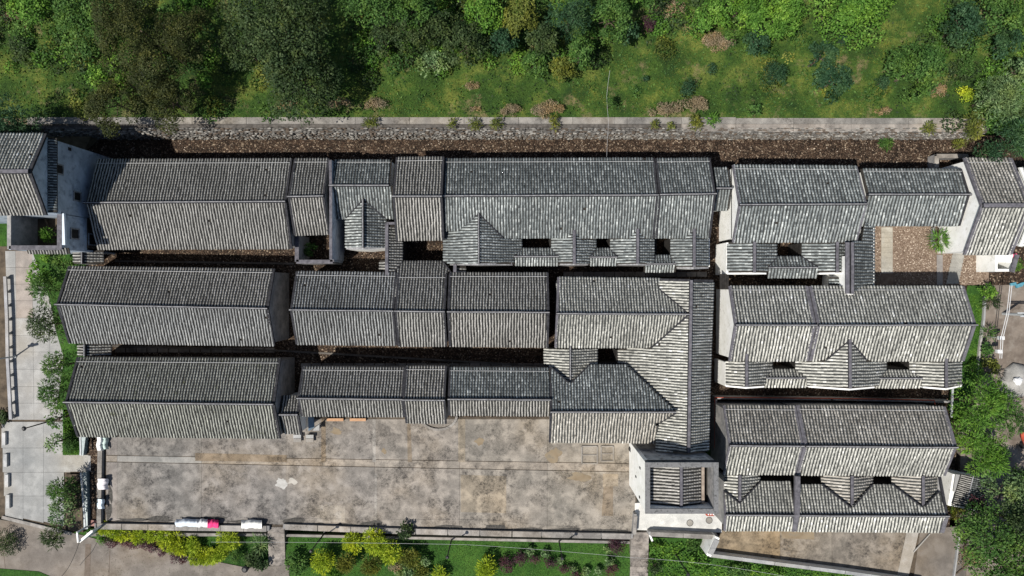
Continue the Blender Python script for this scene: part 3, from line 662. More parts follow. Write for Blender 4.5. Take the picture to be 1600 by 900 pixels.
# atrium roofs helper for the southern wings
def wing(b, x, ytop, ybot, z, xw, xe, wpoly, epoly, wide=True, pitch=0.4, tw=None, te=None, bright=0.0):
    r = ((x, ytop), (x, ybot)); a = c = None
    if wpoly: a = b.slope(r, z, ((xw, ybot),), None, wpoly, pitch, tiles=tw, bright=bright + .01)
    if epoly: c = b.slope(r, z, ((xe, ybot),), None, epoly, pitch, tiles=te or tw, bright=bright + .02)
    b.ridge_px((x, ytop), (x, ybot), z, wide, 0.2); return a, c
b = house('longest hall of the top row with a cross wing, two slot atria and blue-grey tiles', 'house', 860, 330, T_BLUE, GREYW, sp=0.228)
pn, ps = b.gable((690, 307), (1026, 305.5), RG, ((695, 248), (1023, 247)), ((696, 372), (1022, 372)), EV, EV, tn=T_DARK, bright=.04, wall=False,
   spoly=[(692, 307), (1026, 305.5), (1022, 372), (1008, 372), (996, 359), (985, 372), (907, 372), (897, 361), (886, 372), (786, 372), (748, 334), (715, 361), (696, 361)])
b.walls([W(697, 252, 3.5)[:2], W(1020, 252, 3.5)[:2], W(1020, 366, 3.5)[:2], W(697, 366, 3.5)[:2]], 0, 3.45)
z0 = ps.z(748, 334)
a, c = wing(b, 748, 333, 412, z0, 695, 815, [(748, 333), (715, 361), (693, 361), (693, 376), (693, 407), (703, 413), (748, 412)], [(748, 333), (787, 372), (815, 372), (815, 388), (803, 401), (803, 413), (748, 412)], False)
b.seam(a, (748, 334), (715, 361)); b.seam(c, (748, 334), (786, 372))
zc = c.z(803, 401)
def front(b, x0, x1, xr0, xr1, yb, yr, yf, z, xf0=None, tiles=None):
    """small roof in front of an atrium: back slope, ridge, front slope"""
    p = b.slope(((xr0, yr), (xr1, yr)), z, ((x0, yb),), None, [(xr0, yr), (xr1, yr), (x1, yb), (x0, yb)], 0.5, tiles=tiles)
    f = b.slope(((xr0, yr), (xr1, yr)), z, ((xr0, yf),), None, [(xf0 or xr0, yr), (xr1, yr), (xr1, yf), (xf0 or xr0, yf)], 0.5, tiles=tiles, bright=.15)
    b.ridge_px((xf0 or xr0, yr), (xr1, yr), z, False, 0.2); b.seam(p, (xr0, yr), (x0, yb)); b.seam(p, (xr1, yr), (x1, yb)); return p, f
front(b, 815, 861, 803, 873, 388, 401, 415, zc)
z1 = ps.z(897, 361); a, c = wing(b, 897, 360, 412, z1, 862, 931, [(897, 360), (885, 372), (862, 372), (862, 388), (873, 401), (873, 412), (897, 412)], [(897, 360), (908, 372), (931, 372), (931, 388), (921, 401), (921, 413), (897, 412)])
front(b, 932, 953, 921, 964, 388, 402, 415, zc)
z2 = ps.z(996, 359); wing(b, 996, 358, 412, z2, 954, 1022, [(996, 358), (985, 372), (954, 372), (954, 388), (964, 402), (964, 413), (996, 412)], [(996, 358), (1008, 372), (1022, 372), (1022, 413), (996, 412)])
for q in ([(703, 413, 3.2), (748, 413, z0), (801, 413, zc - .1)], [(875, 413, zc - .2), (897, 413, z1 - .1), (919, 413, zc - .2)], [(966, 413, zc - .2), (996, 413, z2 - .1), (1022, 414, 3.2)]): b.thinwall(q, t=.12, cap=RIDGE_TOP)
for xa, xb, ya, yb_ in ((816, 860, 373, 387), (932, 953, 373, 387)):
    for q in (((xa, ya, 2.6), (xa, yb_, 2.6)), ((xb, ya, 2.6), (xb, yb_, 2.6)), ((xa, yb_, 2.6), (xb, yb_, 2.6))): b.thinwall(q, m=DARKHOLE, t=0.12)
b = house('right-hand end section of the long top-row hall, around a square atrium', 'house', 1068, 330, T_BLUE, WHITE, sp=0.228)
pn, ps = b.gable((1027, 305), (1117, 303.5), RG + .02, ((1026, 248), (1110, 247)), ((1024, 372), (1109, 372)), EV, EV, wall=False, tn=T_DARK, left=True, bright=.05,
   spoly=[(1027, 305), (1116, 303.5), (1109, 372), (1096, 372), (1084, 358), (1072, 372), (1024, 372)])
b.walls([W(1027, 252, 3.5)[:2], W(1107, 252, 3.5)[:2], W(1107, 366, 3.5)[:2], W(1027, 366, 3.5)[:2]], 0, 3.45)
z3 = ps.z(1084, 359); a, c = wing(b, 1084, 358, 417, z3, 1048, 1107, [(1084, 358), (1071, 372), (1048, 372), (1048, 399), (1056, 412), (1056, 417), (1084, 417)], [(1084, 358), (1097, 372), (1107, 372), (1107, 417), (1084, 417)])
front(b, 1024, 1048, 1022, 1056, 399, 412.5, 425, a.z(1056, 412), xf0=1006)
b.thinwall([(1058, 418, 3.1), (1084, 419, z3), (1107, 418, 3.1)], t=0.14, cap=RIDGE_TOP); b.thinwall([(1107, 417, 3.1), (1107, 372, 3.1)])
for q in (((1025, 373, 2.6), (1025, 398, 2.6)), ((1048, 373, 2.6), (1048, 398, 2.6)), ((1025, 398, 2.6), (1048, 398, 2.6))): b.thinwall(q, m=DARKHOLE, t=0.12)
b = house('tiny tiled link roof bridging the alley between the top row and the white-walled right block', 'link roof', 1127, 298, T_BLUE, WHITE, 'gate_roof')
b.gable((1114, 295), (1141, 295), 4.3, ((1113, 262), (1140, 262)), ((1117, 329), (1138, 329)), 3.5, 3.5, left=False, right=False, wires=False, tn=T_DARK)

# --- right block, top
b = house('white-walled hall at the top of the right block with one atrium and blue-grey tiles', 'house', 1245, 330, T_BLUE, WHITE, sp=0.26)
pn, ps = b.gable((1152, 320.5), (1350, 319.5), RG + .1, ((1143, 258), (1341, 260)), ((1147, 379), (1339, 378)), EV, EV, bright=.08, wall=False, vm=RIDGE_MID)
cc = b.c; b.walls([(cc['NL'].x + .04, cc['NL'].y - .25), (cc['NR'].x - .1, cc['NR'].y - .25), (cc['NR'].x - .1, cc['SR'].y + .3), (cc['NL'].x + .04, cc['SR'].y + .3)], 0, 3.5)
k = MB(); X = cc['NL'].x + .16; k.v = [(X + dx, p[0], p[1]) for dx in (-.12, .12) for p in ((cc['NL'].y - .25, 3.3), (cc['NL'].y - .25, 3.62), (cc['RL'].y, 5.3), (cc['SL'].y + .3, 3.62), (cc['SL'].y + .3, 3.3))]
k.f = [(0, 1, 2, 3, 4), (9, 8, 7, 6, 5)] + [(j, j + 5, (j + 1) % 5 + 5, (j + 1) % 5) for j in range(5)]; k.m = [0] * 7; k.build('gable_wall', WHITE, b.e)
z0 = ps.z(1178, 379); a, c = wing(b, 1178, 378, 426, z0, 1136, 1214, [(1178, 378), (1136, 378), (1136, 426), (1178, 426)], [(1178, 378), (1213, 378), (1213, 401), (1199, 417), (1199, 426), (1178, 426)], tw=T_BLUE, bright=.1, pitch=.3)
zf = c.z(1200, 417)
a2, c2 = wing(b, 1307, 378, 426, z0, 1253, 1330, [(1307, 378), (1253, 378), (1253, 401), (1278, 417), (1278, 426), (1307, 426)], [(1307, 378), (1325, 378), (1325, 426), (1307, 426)], tw=T_BLUE, bright=.1, pitch=.3)
front(b, 1214, 1252, 1200, 1277, 401, 418, 434, zf + .1, tiles=T_BLUE)
for q in ([(1136, 427.5, 3.1), (1178, 427, z0), (1197, 427.5, 3.3)], [(1280, 427.5, 3.3), (1307, 427, z0), (1326, 427.5, 3.5)]): b.thinwall(q, t=.1, cap=WHITE)
b.thinwall([(1137, 379, 3.1), (1137, 428, 3.1)])
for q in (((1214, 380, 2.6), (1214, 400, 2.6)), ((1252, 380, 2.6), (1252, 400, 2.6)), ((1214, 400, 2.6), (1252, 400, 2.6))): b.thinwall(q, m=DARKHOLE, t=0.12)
b = house('narrow north-south side gallery with lavender ridge beside the sunny cobbled court', 'house', 1345, 400, T_BLUE, WHITE, sp=0.26)
g1 = b.slope(((1330, 345), (1330, 458)), 4.15, ((1366, 458),), None, [(1352, 340), (1357, 343), (1366, 352), (1366, 440), (1358, 450), (1351, 457), (1331, 457), (1331, 378), (1346, 378)], 0.42)
b.ridge_px((1329.5, 379), (1329.5, 459), 4.15, True, .3); k = MB(); k.bar(W(1323, 379, 4.3), W(1323, 459, 4.3), .3, .16); k.build('ridge', RIDGE_MID, b.e)
b.thinwall([(1324, 400, 4.3), (1324, 459, 4.3)]); b.thinwall([(1324, 459, 4.2), (1350, 459, 3.6)], t=0.12, cap=WHITE); b.thinwall([(1364, 355, 3.2), (1364, 446, 3.2)])
g2 = b.slope(((1318, 433), (1318, 446)), 3.2, ((1295, 446),), None, [(1318, 433), (1318, 446), (1295, 446), (1295, 433)], 0.3)
b = house('lower blue-grey tiled hall north of the sunny cobbled court, between two white gables', 'house', 1430, 310, T_BLUE, WHITE, sp=0.26)
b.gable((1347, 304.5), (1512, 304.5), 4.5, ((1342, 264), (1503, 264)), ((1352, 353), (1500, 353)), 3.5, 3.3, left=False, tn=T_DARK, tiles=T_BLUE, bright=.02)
b = house('gabled tower house with tall white west wall and tan striped tiles at the right edge', 'tower house', 1545, 320, T_TAN, WHITE, 'watchtower_house', sp=0.27)
b.gable((1533, 321.5), (1598, 321.5), 5.7, ((1508, 247), (1585, 247)), ((1506, 398), (1583, 398)), 3.6, 3.6, vm=RIDGE_MID, vw=.34, ts=T_PALE, rc=(.34, .3, .3, (RIDGE, RIDGE_MID)))
b = house('tiled house cut by the right picture edge beyond the white-walled tower house', 'house', 1640, 320, T_PALE, WHITE, sp=0.27)
b.gable((1624, 321.5), (1700, 321.5), 5.7, ((1592, 262), (1680, 262)), ((1590, 385), (1680, 385)), 3.9, 3.9, vm=WHITE, vw=.34)

# --- middle row
b = house('left hall of the middle row, its pointed gable facing the plaza trees', 'house', 265, 478, T_WARM, GREYW)
b.gable((90, 475.5), (419, 482), RG, ((107, 416), (429, 420)), ((108, 536), (431, 540)), EV, EV, tn=T_BROWN, ts=T_COOL)
b = house('left section of the central middle-row building, at the alley crossing', 'house', 535, 483, T_COOL, GREYW)
b.gable((454, 484), (615, 486), RG, ((461, 424), (619, 426)), ((465, 538), (622, 540)), EV, EV)
b = house('middle section of the central building, its slope reaching up to the large black atrium', 'house', 660, 475, T_WARM, GREYW)
pn, ps = b.gable((617, 486), (694, 487), RG + .12, ((621, 428), (700, 428)), ((623, 541), (698, 541)), EV, EV + .08, spoly=None,
   npoly=[(617, 486), (694, 487), (697, 424), (704, 424), (692, 408), (630, 408), (619, 424)])
b.seam(pn, (629, 409), (612, 431)); b.seam(pn, (692, 409), (706, 427))
gl = b.slope(((606, 352), (606, 431)), 3.7, ((630, 420),), None, [(607, 352), (617, 352), (620, 376), (629, 377), (629, 408), (619, 421), (610, 431), (607, 431)], 0.38)
k = MB(); k.bar(W(604.5, 349, 3.75), W(604.5, 433, 3.75), .26, .25, -.15); k.bar(W(604, 349, 3.75), W(618, 349, 3.75), .2, .2, -.15); k.bar(W(604, 433, 3.75), W(617, 433, 3.75), .3, .2, -.15); k.build('ridge', RIDGE_MID, b.e)
b.thinwall([(605, 350, 3.5), (605, 432, 3.5)]); b.thinwall([(628, 378, 3.0), (628, 408, 3.0)], m=DARKHOLE)
gs = b.slope(((603, 407), (603, 423)), 3.2, ((593, 423),), None, [(603, 407), (603, 423), (593, 423), (593, 407)], .3)
k = MB(); k.bar(W(711, 412, 3.5), W(711, 430, 3.5), .26, .3, -.1); k.bar(W(702, 430, 3.5), W(713, 430, 3.5), .26, .3, -.1); k.bar(W(711, 412, 3.4), W(800, 412, 3.4), .2, .2, -.1); k.build('ridge', RIDGE_MID, b.e)
b.slope(((713, 416), (713, 428)), 3.3, ((728, 428),), None, [(713, 416), (728, 416), (728, 428), (713, 428)], .3)
b = house('right section of the central middle-row building, ending at a narrow north-south passage', 'house', 778, 485, T_BROWN, GREYW)
b.gable((697, 487), (856, 488), RG, ((703, 426), (858, 426)), ((703, 541), (857, 543)), EV, EV, tn=T_WARM)

b = house('large pale-tiled corner house of the middle row joined to the long north-south roof', 'house', 960, 490, T_PALE, GREYW)
zr = 5.3
N_ = b.slope(((869, 490), (1077, 491)), zr, ((872, 433), (1030, 435)), EV, [(869, 490), (871, 433), (1030, 435), (1031, 453), (1075, 490)], tiles=T_PALE)
S_ = b.slope(((869, 490), (1077, 491)), zr, ((867, 543), (1030, 543)), EV, [(869, 490), (1075, 491), (1017, 543), (866, 543)], tiles=T_PALE, bright=-.05)
b.ridge_px((869, 490), (1076, 491), zr)
b.verge(W(870.5, 490, zr), W(872.5, 433, EV), m=RIDGE_MID); b.verge(W(870.5, 490, zr), W(868, 543, EV), m=RIDGE_MID)
b.seam(N_, (1031, 453), (1075, 490)); b.seam(S_, (1075, 491), (1017, 543))
b.walls([W(871, 438, EV)[:2], W(1074, 438, EV)[:2], W(1074, 540, EV)[:2], W(871, 540, EV)[:2]], 0, 3.5)
k = MB(); A_, B_ = W(872, 437, EV), W(872, 540, EV); X = A_.x + .1; R_ = W(870, 490, zr); k.v = [(X + dx, y, z) for dx in (-.1, .1) for y, z in ((A_.y, 3.3), (A_.y, 3.6), (R_.y, 5.2), (B_.y, 3.6), (B_.y, 3.3))]
k.f = [(0, 1, 2, 3, 4), (9, 8, 7, 6, 5)] + [(j, j + 5, (j + 1) % 5 + 5, (j + 1) % 5) for j in range(5)]; k.m = [0] * 7; k.build('gable_wall', GREYW, b.e)
# long north-south roof
b = house('long north-south gallery roof running down to the gate tower, with straight horizontal tile rows', 'house', 1078, 560, T_PALE, GREYW)
WL = b.slope(((1079, 438), (1075, 706)), zr + .02, ((1030, 560),), None, [(1079, 438), (1031, 437), (1031, 453), (1077, 491), (1018, 543), (966, 545), (966, 569), (978, 570), (1055, 643), (1052, 648), (1025, 664), (1025, 706), (1075, 706)], .5, tiles=T_PALE, bright=.05)
EA = b.slope(((1079, 438), (1075, 706)), zr + .02, ((1113, 560),), None, [(1079, 438), (1115, 439), (1110, 580), (1107, 706), (1075, 706)], .5, tiles=T_PALE, bright=.02)
b.ridge_px((1079, 438), (1075, 706), zr + .02, True, .3); b.seam(WL, (978, 570), (1055, 643)); b.seam(WL, (1055, 646), (1025, 664)); b.seam(WL, (1077, 491), (1018, 543))
b.verge(W(1078, 438, zr), W(1031, 437, WL.z(1031, 437))); b.verge(W(1078, 438, zr), W(1114, 439, EA.z(1114, 439)))
b.walls([W(1034, 441, 3.7)[:2], W(1109, 442, 3.7)[:2], W(1103, 703, 3.7)[:2], W(1028, 703, 3.7)[:2]], 0, 3.4)
k = MB(); A_, B_, R_ = W(1034, 441, 4.0), W(1109, 441, 3.9), W(1078, 441, 5.2); k.v = [(x, R_.y + dy, z) for dy in (-.1, .1) for x, z in ((A_.x, 3.3), (A_.x, 3.95), (R_.x, 5.2), (B_.x, 3.8), (B_.x, 3.3))]
k.f = [(0, 1, 2, 3, 4), (9, 8, 7, 6, 5)] + [(j, j + 5, (j + 1) % 5 + 5, (j + 1) % 5) for j in range(5)]; k.m = [0] * 7; k.build('gable_wall', GREYW, b.e)
b = house('lower corner house facing the forecourt, with a small cross wing beside a square black atrium', 'house', 950, 640, T_BLUE, GREYW)
z0 = S_.z(891, 541) - .05
a, c = wing(b, 891, 540, 598, z0, 849, 933, [(891, 545), (850, 545), (850, 571), (861, 573), (888, 598), (891, 598)], [(891, 545), (933, 545), (933, 569), (921, 570), (893, 598), (891, 598)], False, .36, tw=T_PALE)
lN = b.slope(((860, 643), (1057, 644)), zr, ((860, 571), (977, 571)), EV - .2, [(860, 643), (860, 574), (888, 598), (893, 598), (921, 570), (977, 570), (1055, 643)], tiles=T_DARK, bright=.15)
lS = b.slope(((860, 643), (1057, 644)), zr, ((858, 692), (1015, 692)), EV, [(860, 643), (1055, 643), (1025, 663), (1024, 692), (858, 691)], tiles=T_TAN, bright=.08)
b.ridge_px((860, 643), (1055, 643), zr); b.verge(W(861, 643, zr), W(860, 573, EV - .2)); b.verge(W(861, 643, zr), W(859, 691, EV))
b.seam(lN, (861, 574), (888, 598)); b.seam(lN, (893, 598), (921, 570))
A_, B_ = W(862, 578, EV), W(1026, 688, EV); b.walls([(A_.x, A_.y), (B_.x, A_.y), (B_.x, B_.y + .1), (A_.x, B_.y + .1)], 0, 3.4); b.walls([W(852, 548, 3)[:2], W(930, 548, 3)[:2], W(918, 572, 3)[:2], W(864, 574, 3)[:2]], 0, 2.7)
k = MB(); R_ = W(861, 643, zr); X = A_.x + .05; k.v = [(X + dx, y, z) for dx in (-.1, .1) for y, z in ((A_.y, 3.2), (A_.y, 3.6), (R_.y, 5.2), (B_.y + .1, 3.6), (B_.y + .1, 3.2))]
k.f = [(0, 1, 2, 3, 4), (9, 8, 7, 6, 5)] + [(j, j + 5, (j + 1) % 5 + 5, (j + 1) % 5) for j in range(5)]; k.m = [0] * 7; k.build('gable_wall', GREYW, b.e)
for q in (((934, 547, 2.7), (934, 568, 2.7)), ((964, 547, 2.7), (964, 568, 2.7)), ((934, 568, 2.7), (964, 568, 2.7))): b.thinwall(q, m=DARKHOLE, t=0.12)

# --- front row
b = house('left hall of the front row at the corner of the forecourt, with ribbed grey tiles', 'house', 270, 628, T_MOSS, GREYW)
b.gable((103, 627.5), (429, 631), RG, ((120, 558), (438, 560)), ((122, 682), (440, 685)), EV, EV)
b = house('short link roof between the left front hall and the next, stepping onto the forecourt', 'link roof', 458, 660, T_WARM, WHITE)
b.gable((437, 647), (466, 647), 4.2, ((440, 618), (466, 618)), ((441, 677), (478, 679)), 3.5, 3.2, left=False, wires=False)
b = house('front row hall between the short link roof and the projecting porch roof', 'house', 548, 612, T_WARM, GREYW)
b.gable((465, 621.5), (629, 623.5), 4.9, ((472, 573), (633, 574)), ((472, 650), (633, 651)), EV, 4.0)
b = house('projecting middle porch roof of the front row, above the curved step', 'house', 665, 618, T_BROWN, GREYW)
b.gable((631, 624), (696, 624.5), 5.1, ((633, 572), (697, 572)), ((634, 661), (698, 662)), 3.8, 3.7)
b = house('front row hall between projecting porch and large corner house, dark on its north slope', 'house', 780, 612, T_BROWN, GREYW)
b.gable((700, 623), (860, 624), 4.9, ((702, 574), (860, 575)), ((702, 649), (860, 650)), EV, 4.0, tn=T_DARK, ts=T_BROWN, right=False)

# --- right block, middle
b = house('left part of the right block middle row, with white west gable and slot atrium', 'house', 1205, 510, T_PALE, WHITE, sp=0.255)
pn, ps = b.gable((1145, 507.5), (1270, 508), RG, ((1140, 447), (1262, 447)), ((1141, 564), (1263, 564)), EV, EV, wall=True, vm=RIDGE_MID, vw=.26, bright=.04)
z0 = ps.z(1166, 556); a, c = wing(b, 1166, 553, 604, z0, 1134, 1206, [(1166, 564), (1134, 564), (1134, 601), (1166, 604)], [(1166, 564), (1206, 564), (1206, 577), (1196, 590), (1196, 602), (1166, 604)])
zf = c.z(1197, 590); front(b, 1206, 1243, 1196, 1261, 577, 590.5, 605, zf)
b.thinwall([(1134, 603, 3.0), (1166, 606, z0 - .1), (1194, 604, 3.2)], t=.1, cap=WHITE); b.thinwall([(1135, 566, 3), (1135, 603, 3)])
b2 = house('right part of the right block middle row, widest pale roof with a triangular cross gable', 'house', 1395, 510, T_PALE, WHITE, sp=0.255)
pn, ps = b2.gable((1274, 508), (1519, 507.5), RG - .02, ((1266, 447), (1508, 447)), ((1267, 564), (1506, 564)), EV, EV, wall=True, vm=RIDGE_MID, vw=.26, right=True,
   spoly=[(1274, 508), (1519, 507.5), (1506, 564), (1353, 564), (1327, 531), (1290, 564), (1267, 564)])
z1 = ps.z(1327, 532); a, c = wing(b2, 1327, 530, 606, z1, 1243, 1384, [(1327, 530), (1290, 563), (1243, 563), (1243, 577), (1261, 590), (1261, 603), (1327, 607)], [(1327, 530), (1353, 563), (1384, 563), (1384, 578), (1373, 590), (1373, 603), (1327, 607)], pitch=.34)
b2.seam(a, (1327, 531), (1290, 563)); b2.seam(c, (1327, 531), (1353, 563))
z2 = ps.z(1477, 563); front(b2, 1384, 1421, 1373, 1440, 578, 591, 606, zf, xf0=1368)
a, c = wing(b2, 1477, 560, 605, z2, 1421, 1502, [(1477, 564), (1421, 564), (1421, 578), (1440, 591), (1440, 603), (1477, 606)], [(1477, 564), (1502, 564), (1502, 602), (1477, 606)], pitch=.34)
b2.thinwall([(1263, 604, 3.3), (1327, 608.5, z1 - .1), (1366, 605, 3.3)], t=.1, cap=WHITE); b2.thinwall([(1442, 605, 3.3), (1477, 608, z2 - .1), (1502, 603, 3.2)], t=.1, cap=WHITE); b2.thinwall([(1501, 566, 3), (1501, 603, 3)])
for bb, (xa, xb) in ((b, (1207, 1242)), (b2, (1385, 1420))):
    for q in (((xa, 566, 2.6), (xa, 577, 2.6)), ((xb, 566, 2.6), (xb, 577, 2.6)), ((xa, 577, 2.6), (xb, 577, 2.6))): bb.thinwall(q, m=DARKHOLE, t=0.12)
# --- right block, bottom
b = house('left part of the bottom right block beside the gate tower, partly in its shadow', 'house', 1190, 700, T_PALE, GREYW, sp=0.255)
b.gable((1137, 695), (1252, 696), RG, ((1130, 633), (1243, 634)), ((1131, 741), (1243, 741)), EV, EV, tn=T_TAN, vm=RIDGE_MID, rc=None)
z0 = 3.75; a, c = wing(b, 1155, 742, 786, z0, 1132, 1187, [(1155, 742), (1132, 742), (1132, 767), (1155, 786)], [(1155, 742), (1187, 742), (1187, 751), (1155, 786)], pitch=.3)
zr2 = 4.25
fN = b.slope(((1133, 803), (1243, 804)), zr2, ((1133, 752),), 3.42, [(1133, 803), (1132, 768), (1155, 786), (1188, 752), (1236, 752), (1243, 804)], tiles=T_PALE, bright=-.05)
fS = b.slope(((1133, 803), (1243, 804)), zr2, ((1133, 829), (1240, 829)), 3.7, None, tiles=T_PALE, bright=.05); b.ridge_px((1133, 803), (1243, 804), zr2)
b.seam(fN, (1132, 768), (1155, 786)); b.seam(fN, (1155, 786), (1188, 752)); b.verge(W(1133, 803, zr2), W(1132, 767, 3.5), m=RIDGE_MID); b.verge(W(1133, 803, zr2), W(1132, 829, 3.7), m=RIDGE_MID)
b.walls([W(1134, 770, 3.6)[:2], W(1240, 770, 3.6)[:2], W(1240, 824, 3.6)[:2], W(1134, 824, 3.6)[:2]], 0, 3.3)
b2 = house('right part of the bottom right block, with two atria and long ridge above the yard', 'house', 1365, 700, T_TAN, GREYW, sp=0.255)
b2.gable((1255, 696), (1491, 698), RG - .02, ((1246, 633), (1476, 635)), ((1246, 742), (1476, 743)), EV, EV, ts=T_PALE, vm=RIDGE_MID, vw=.3)
a, c = wing(b2, 1330, 743, 791, z0, 1283, 1363, [(1330, 743), (1283, 743), (1283, 756), (1330, 793)], [(1330, 743), (1363, 743), (1363, 757), (1330, 791)], pitch=.3)
a, c = wing(b2, 1441, 743, 791, z0, 1393, 1468, [(1441, 743), (1393, 743), (1393, 757), (1441, 792)], [(1441, 743), (1468, 743), (1468, 766), (1441, 791)], pitch=.3)
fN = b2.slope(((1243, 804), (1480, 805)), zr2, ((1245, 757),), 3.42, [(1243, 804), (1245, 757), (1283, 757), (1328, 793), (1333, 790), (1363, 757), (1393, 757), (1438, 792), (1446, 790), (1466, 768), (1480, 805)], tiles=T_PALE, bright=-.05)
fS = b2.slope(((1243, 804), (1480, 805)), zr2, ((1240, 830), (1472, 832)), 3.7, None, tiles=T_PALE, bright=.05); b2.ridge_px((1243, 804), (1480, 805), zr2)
for p, q in (((1283, 757), (1329, 793)), ((1332, 792), (1363, 757)), ((1393, 757), (1440, 792)), ((1444, 791), (1466, 768))): b2.seam(fN, p, q)
k = MB()
for p, q, za, zb in (((1246, 744), (1245, 803), 4.3, 4.6), ((1245, 803), (1241, 830), 4.6, 3.75)): k.bar(W(*p, za), W(*q, zb), .4, .3, -.2)
k.build('fire_wall', RIDGE_MID, b2.e)
b2.verge(W(1479, 805, zr2), W(1468, 745, 3.7), m=RIDGE); b2.verge(W(1479, 805, zr2), W(1471, 832, 3.7), m=RIDGE_MID, w=.34)
b2.walls([W(1248, 772, 3.6)[:2], W(1466, 772, 3.6)[:2], W(1470, 825, 3.6)[:2], W(1244, 825, 3.6)[:2]], 0, 3.3)
for bb, xa, xb in ((b, 1188, 1235), (b2, 1245, 1283), (b2, 1364, 1393)):
    for q in (((xa, 743, 2.6), (xa, 757, 2.6)), ((xb, 743, 2.6), (xb, 757, 2.6)), ((xa, 757, 2.6), (xb, 757, 2.6))): bb.thinwall(q, m=DARKHOLE, t=0.12)
b.thinwall([(1133, 744, 3.4), (1133, 770, 3.4)]); b2.thinwall([(1467, 745, 3.4), (1467, 770, 3.4)])
# --- little gate roofs over the west ends of the alleys
for (x0, xr_, x1, y0, y1, lab) in ((115, 131, 162, 391, 412, 'upper small gate roof closing the alley between the top and middle rows'), (122, 135, 174, 538, 556, 'lower small gate roof closing the alley between the middle and front rows')):
    b = house(lab, 'gate roof', (x0 + x1) / 2, (y0 + y1) / 2, T_WARM, WHITE, 'gate_roof')
    z = 3.4; b.slope(((xr_, y0), (xr_, y1)), z, ((x0, y1),), None, [(xr_, y0), (xr_, y1), (x0, y1), (x0, y0)], .3); b.slope(((xr_, y0), (xr_, y1)), z, ((x1, y1),), None, [(xr_, y0), (xr_, y1), (x1, y1), (x1, y0)], .3)
    b.ridge_px((xr_, y0), (xr_, y1), z); b.thinwall([(x0 + 4, y0, 2.7), (x0 + 4, y1, 2.7)])
b = house('plain timber passage cover between the two white walls of the right block', 'passage cover', 1132, 440, T_DARK, GREYW, 'gate_roof')
k = MB()
for x in (1126, 1129.5, 1133, 1136.5): k.bar(W(x, 428, 2.9), W(x, 452, 2.9), .17, .1)
k.build('timber_slats', DARKHOLE, b.e)

# --- gate tower
G = House('gate_tower', 'square gate tower with grey parapet around a sunken tiled roof, beside the forecourt', 'gate tower', W(1065, 765, 0), T_BROWN, WHITE, None, 0.25)
zt = 7.5
X0, X1, Y0, Y1 = W(1009, 0, zt).x, W(1121, 0, zt).x, W(0, 801, zt).y, W(0, 723, zt).y
G.walls([(X0 + .05, Y0 + .05), (X1 - .05, Y0 + .05), (X1 - .05, Y1 - .05), (X0 + .05, Y1 - .05)], -0.2, 5.8)
for nm, xy, m in (('west_wall', (X0, X0 + .3, Y0, Y1), WHITE), ('east_wall', (X1 - .3, X1, Y0, Y1), GREYW), ('north_wall', (X0 + .3, X1 - .3, Y1 - .3, Y1), simple('stained_plaster', (.30, .30, .30), (.50, .50, .50), 1.2, extra=(1.6, .5, .66, (.08, .08, .085)))), ('south_wall', (X0 + .3, X1 - .3, Y0, Y0 + .3), WHITE)):
    G.walls([(xy[0], xy[2]), (xy[1], xy[2]), (xy[1], xy[3]), (xy[0], xy[3])], -0.2, zt, m, 'parapet_wall')
k = MB(); o_ = .06
k.box(((X0 + X1) / 2, Y0 + .14, zt + .06), (X1 - X0 + .12, .38, .12)); k.box(((X0 + X1) / 2, Y1 - .14, zt + .06), (X1 - X0 + .12, .38, .12)); k.box((X0 + .13, (Y0 + Y1) / 2, zt + .055), (.36, Y1 - Y0 - .66, .12)); k.box((X1 - .13, (Y0 + Y1) / 2, zt + .055), (.36, Y1 - Y0 - .66, .12))
k.build('parapet_coping', simple('coping_grey', (0.10, 0.10, 0.102), (0.22, 0.22, 0.222), 2.5, extra=(2.5, .5, .65, (.04, .04, .04))), G.e)
G.walls([(X0 + .32, Y0 + .32), (X1 - .32, Y0 + .32), (X1 - .32, Y1 - .32), (X0 + .32, Y1 - .32)], 5.805, 5.9, DARKHOLE, 'gutter_floor')
def gpx(x, y, z): return bk(P3(x, y, z))
xm = (X0 + X1) / 2 + .05; xe = X1 - 1.0
G.slope((gpx(xm, Y1 - .32, 7.05), gpx(xm, Y0 + .32, 7.05)), 7.05, (gpx(X0 + .32, Y1 - .32, 6.45), gpx(X0 + .32, Y0 + .32, 6.45)), 6.45, bright=.1)
G.slope((gpx(xm, Y1 - .32, 7.05), gpx(xm, Y0 + .32, 7.05)), 7.05, (gpx(xe, Y1 - .32, 6.5), gpx(xe, Y0 + .32, 6.5)), 6.5, bright=.1)
G.ridge(P3(xm, Y1 - .32, 7.05), P3(xm, Y0 + .32, 7.05), .24, .2, .2, (RIDGE, RIDGE_MID))
k = MB(); k.box((xe + .15, (Y0 + Y1) / 2, 6.35), (.22, Y1 - Y0 - .9, .5)); k.build('gutter_wall', simple('brown_render', (.2, .16, .13), (.32, .27, .22), 3), G.e)
for yy, zz in ((Y1 - 1.0, 5.2), (Y1 - 2.2, 3.4), (Y1 - 3.4, 5.0)): opening(G.e, (X0 - .01, yy, zz), (.16, .4), frame=False)
k = MB(); k.box(((X0 + X1) / 2, Y1 + .04, zt - .35), (X1 - X0, .12, .12)); k.build('string_course', RIDGE, G.e)

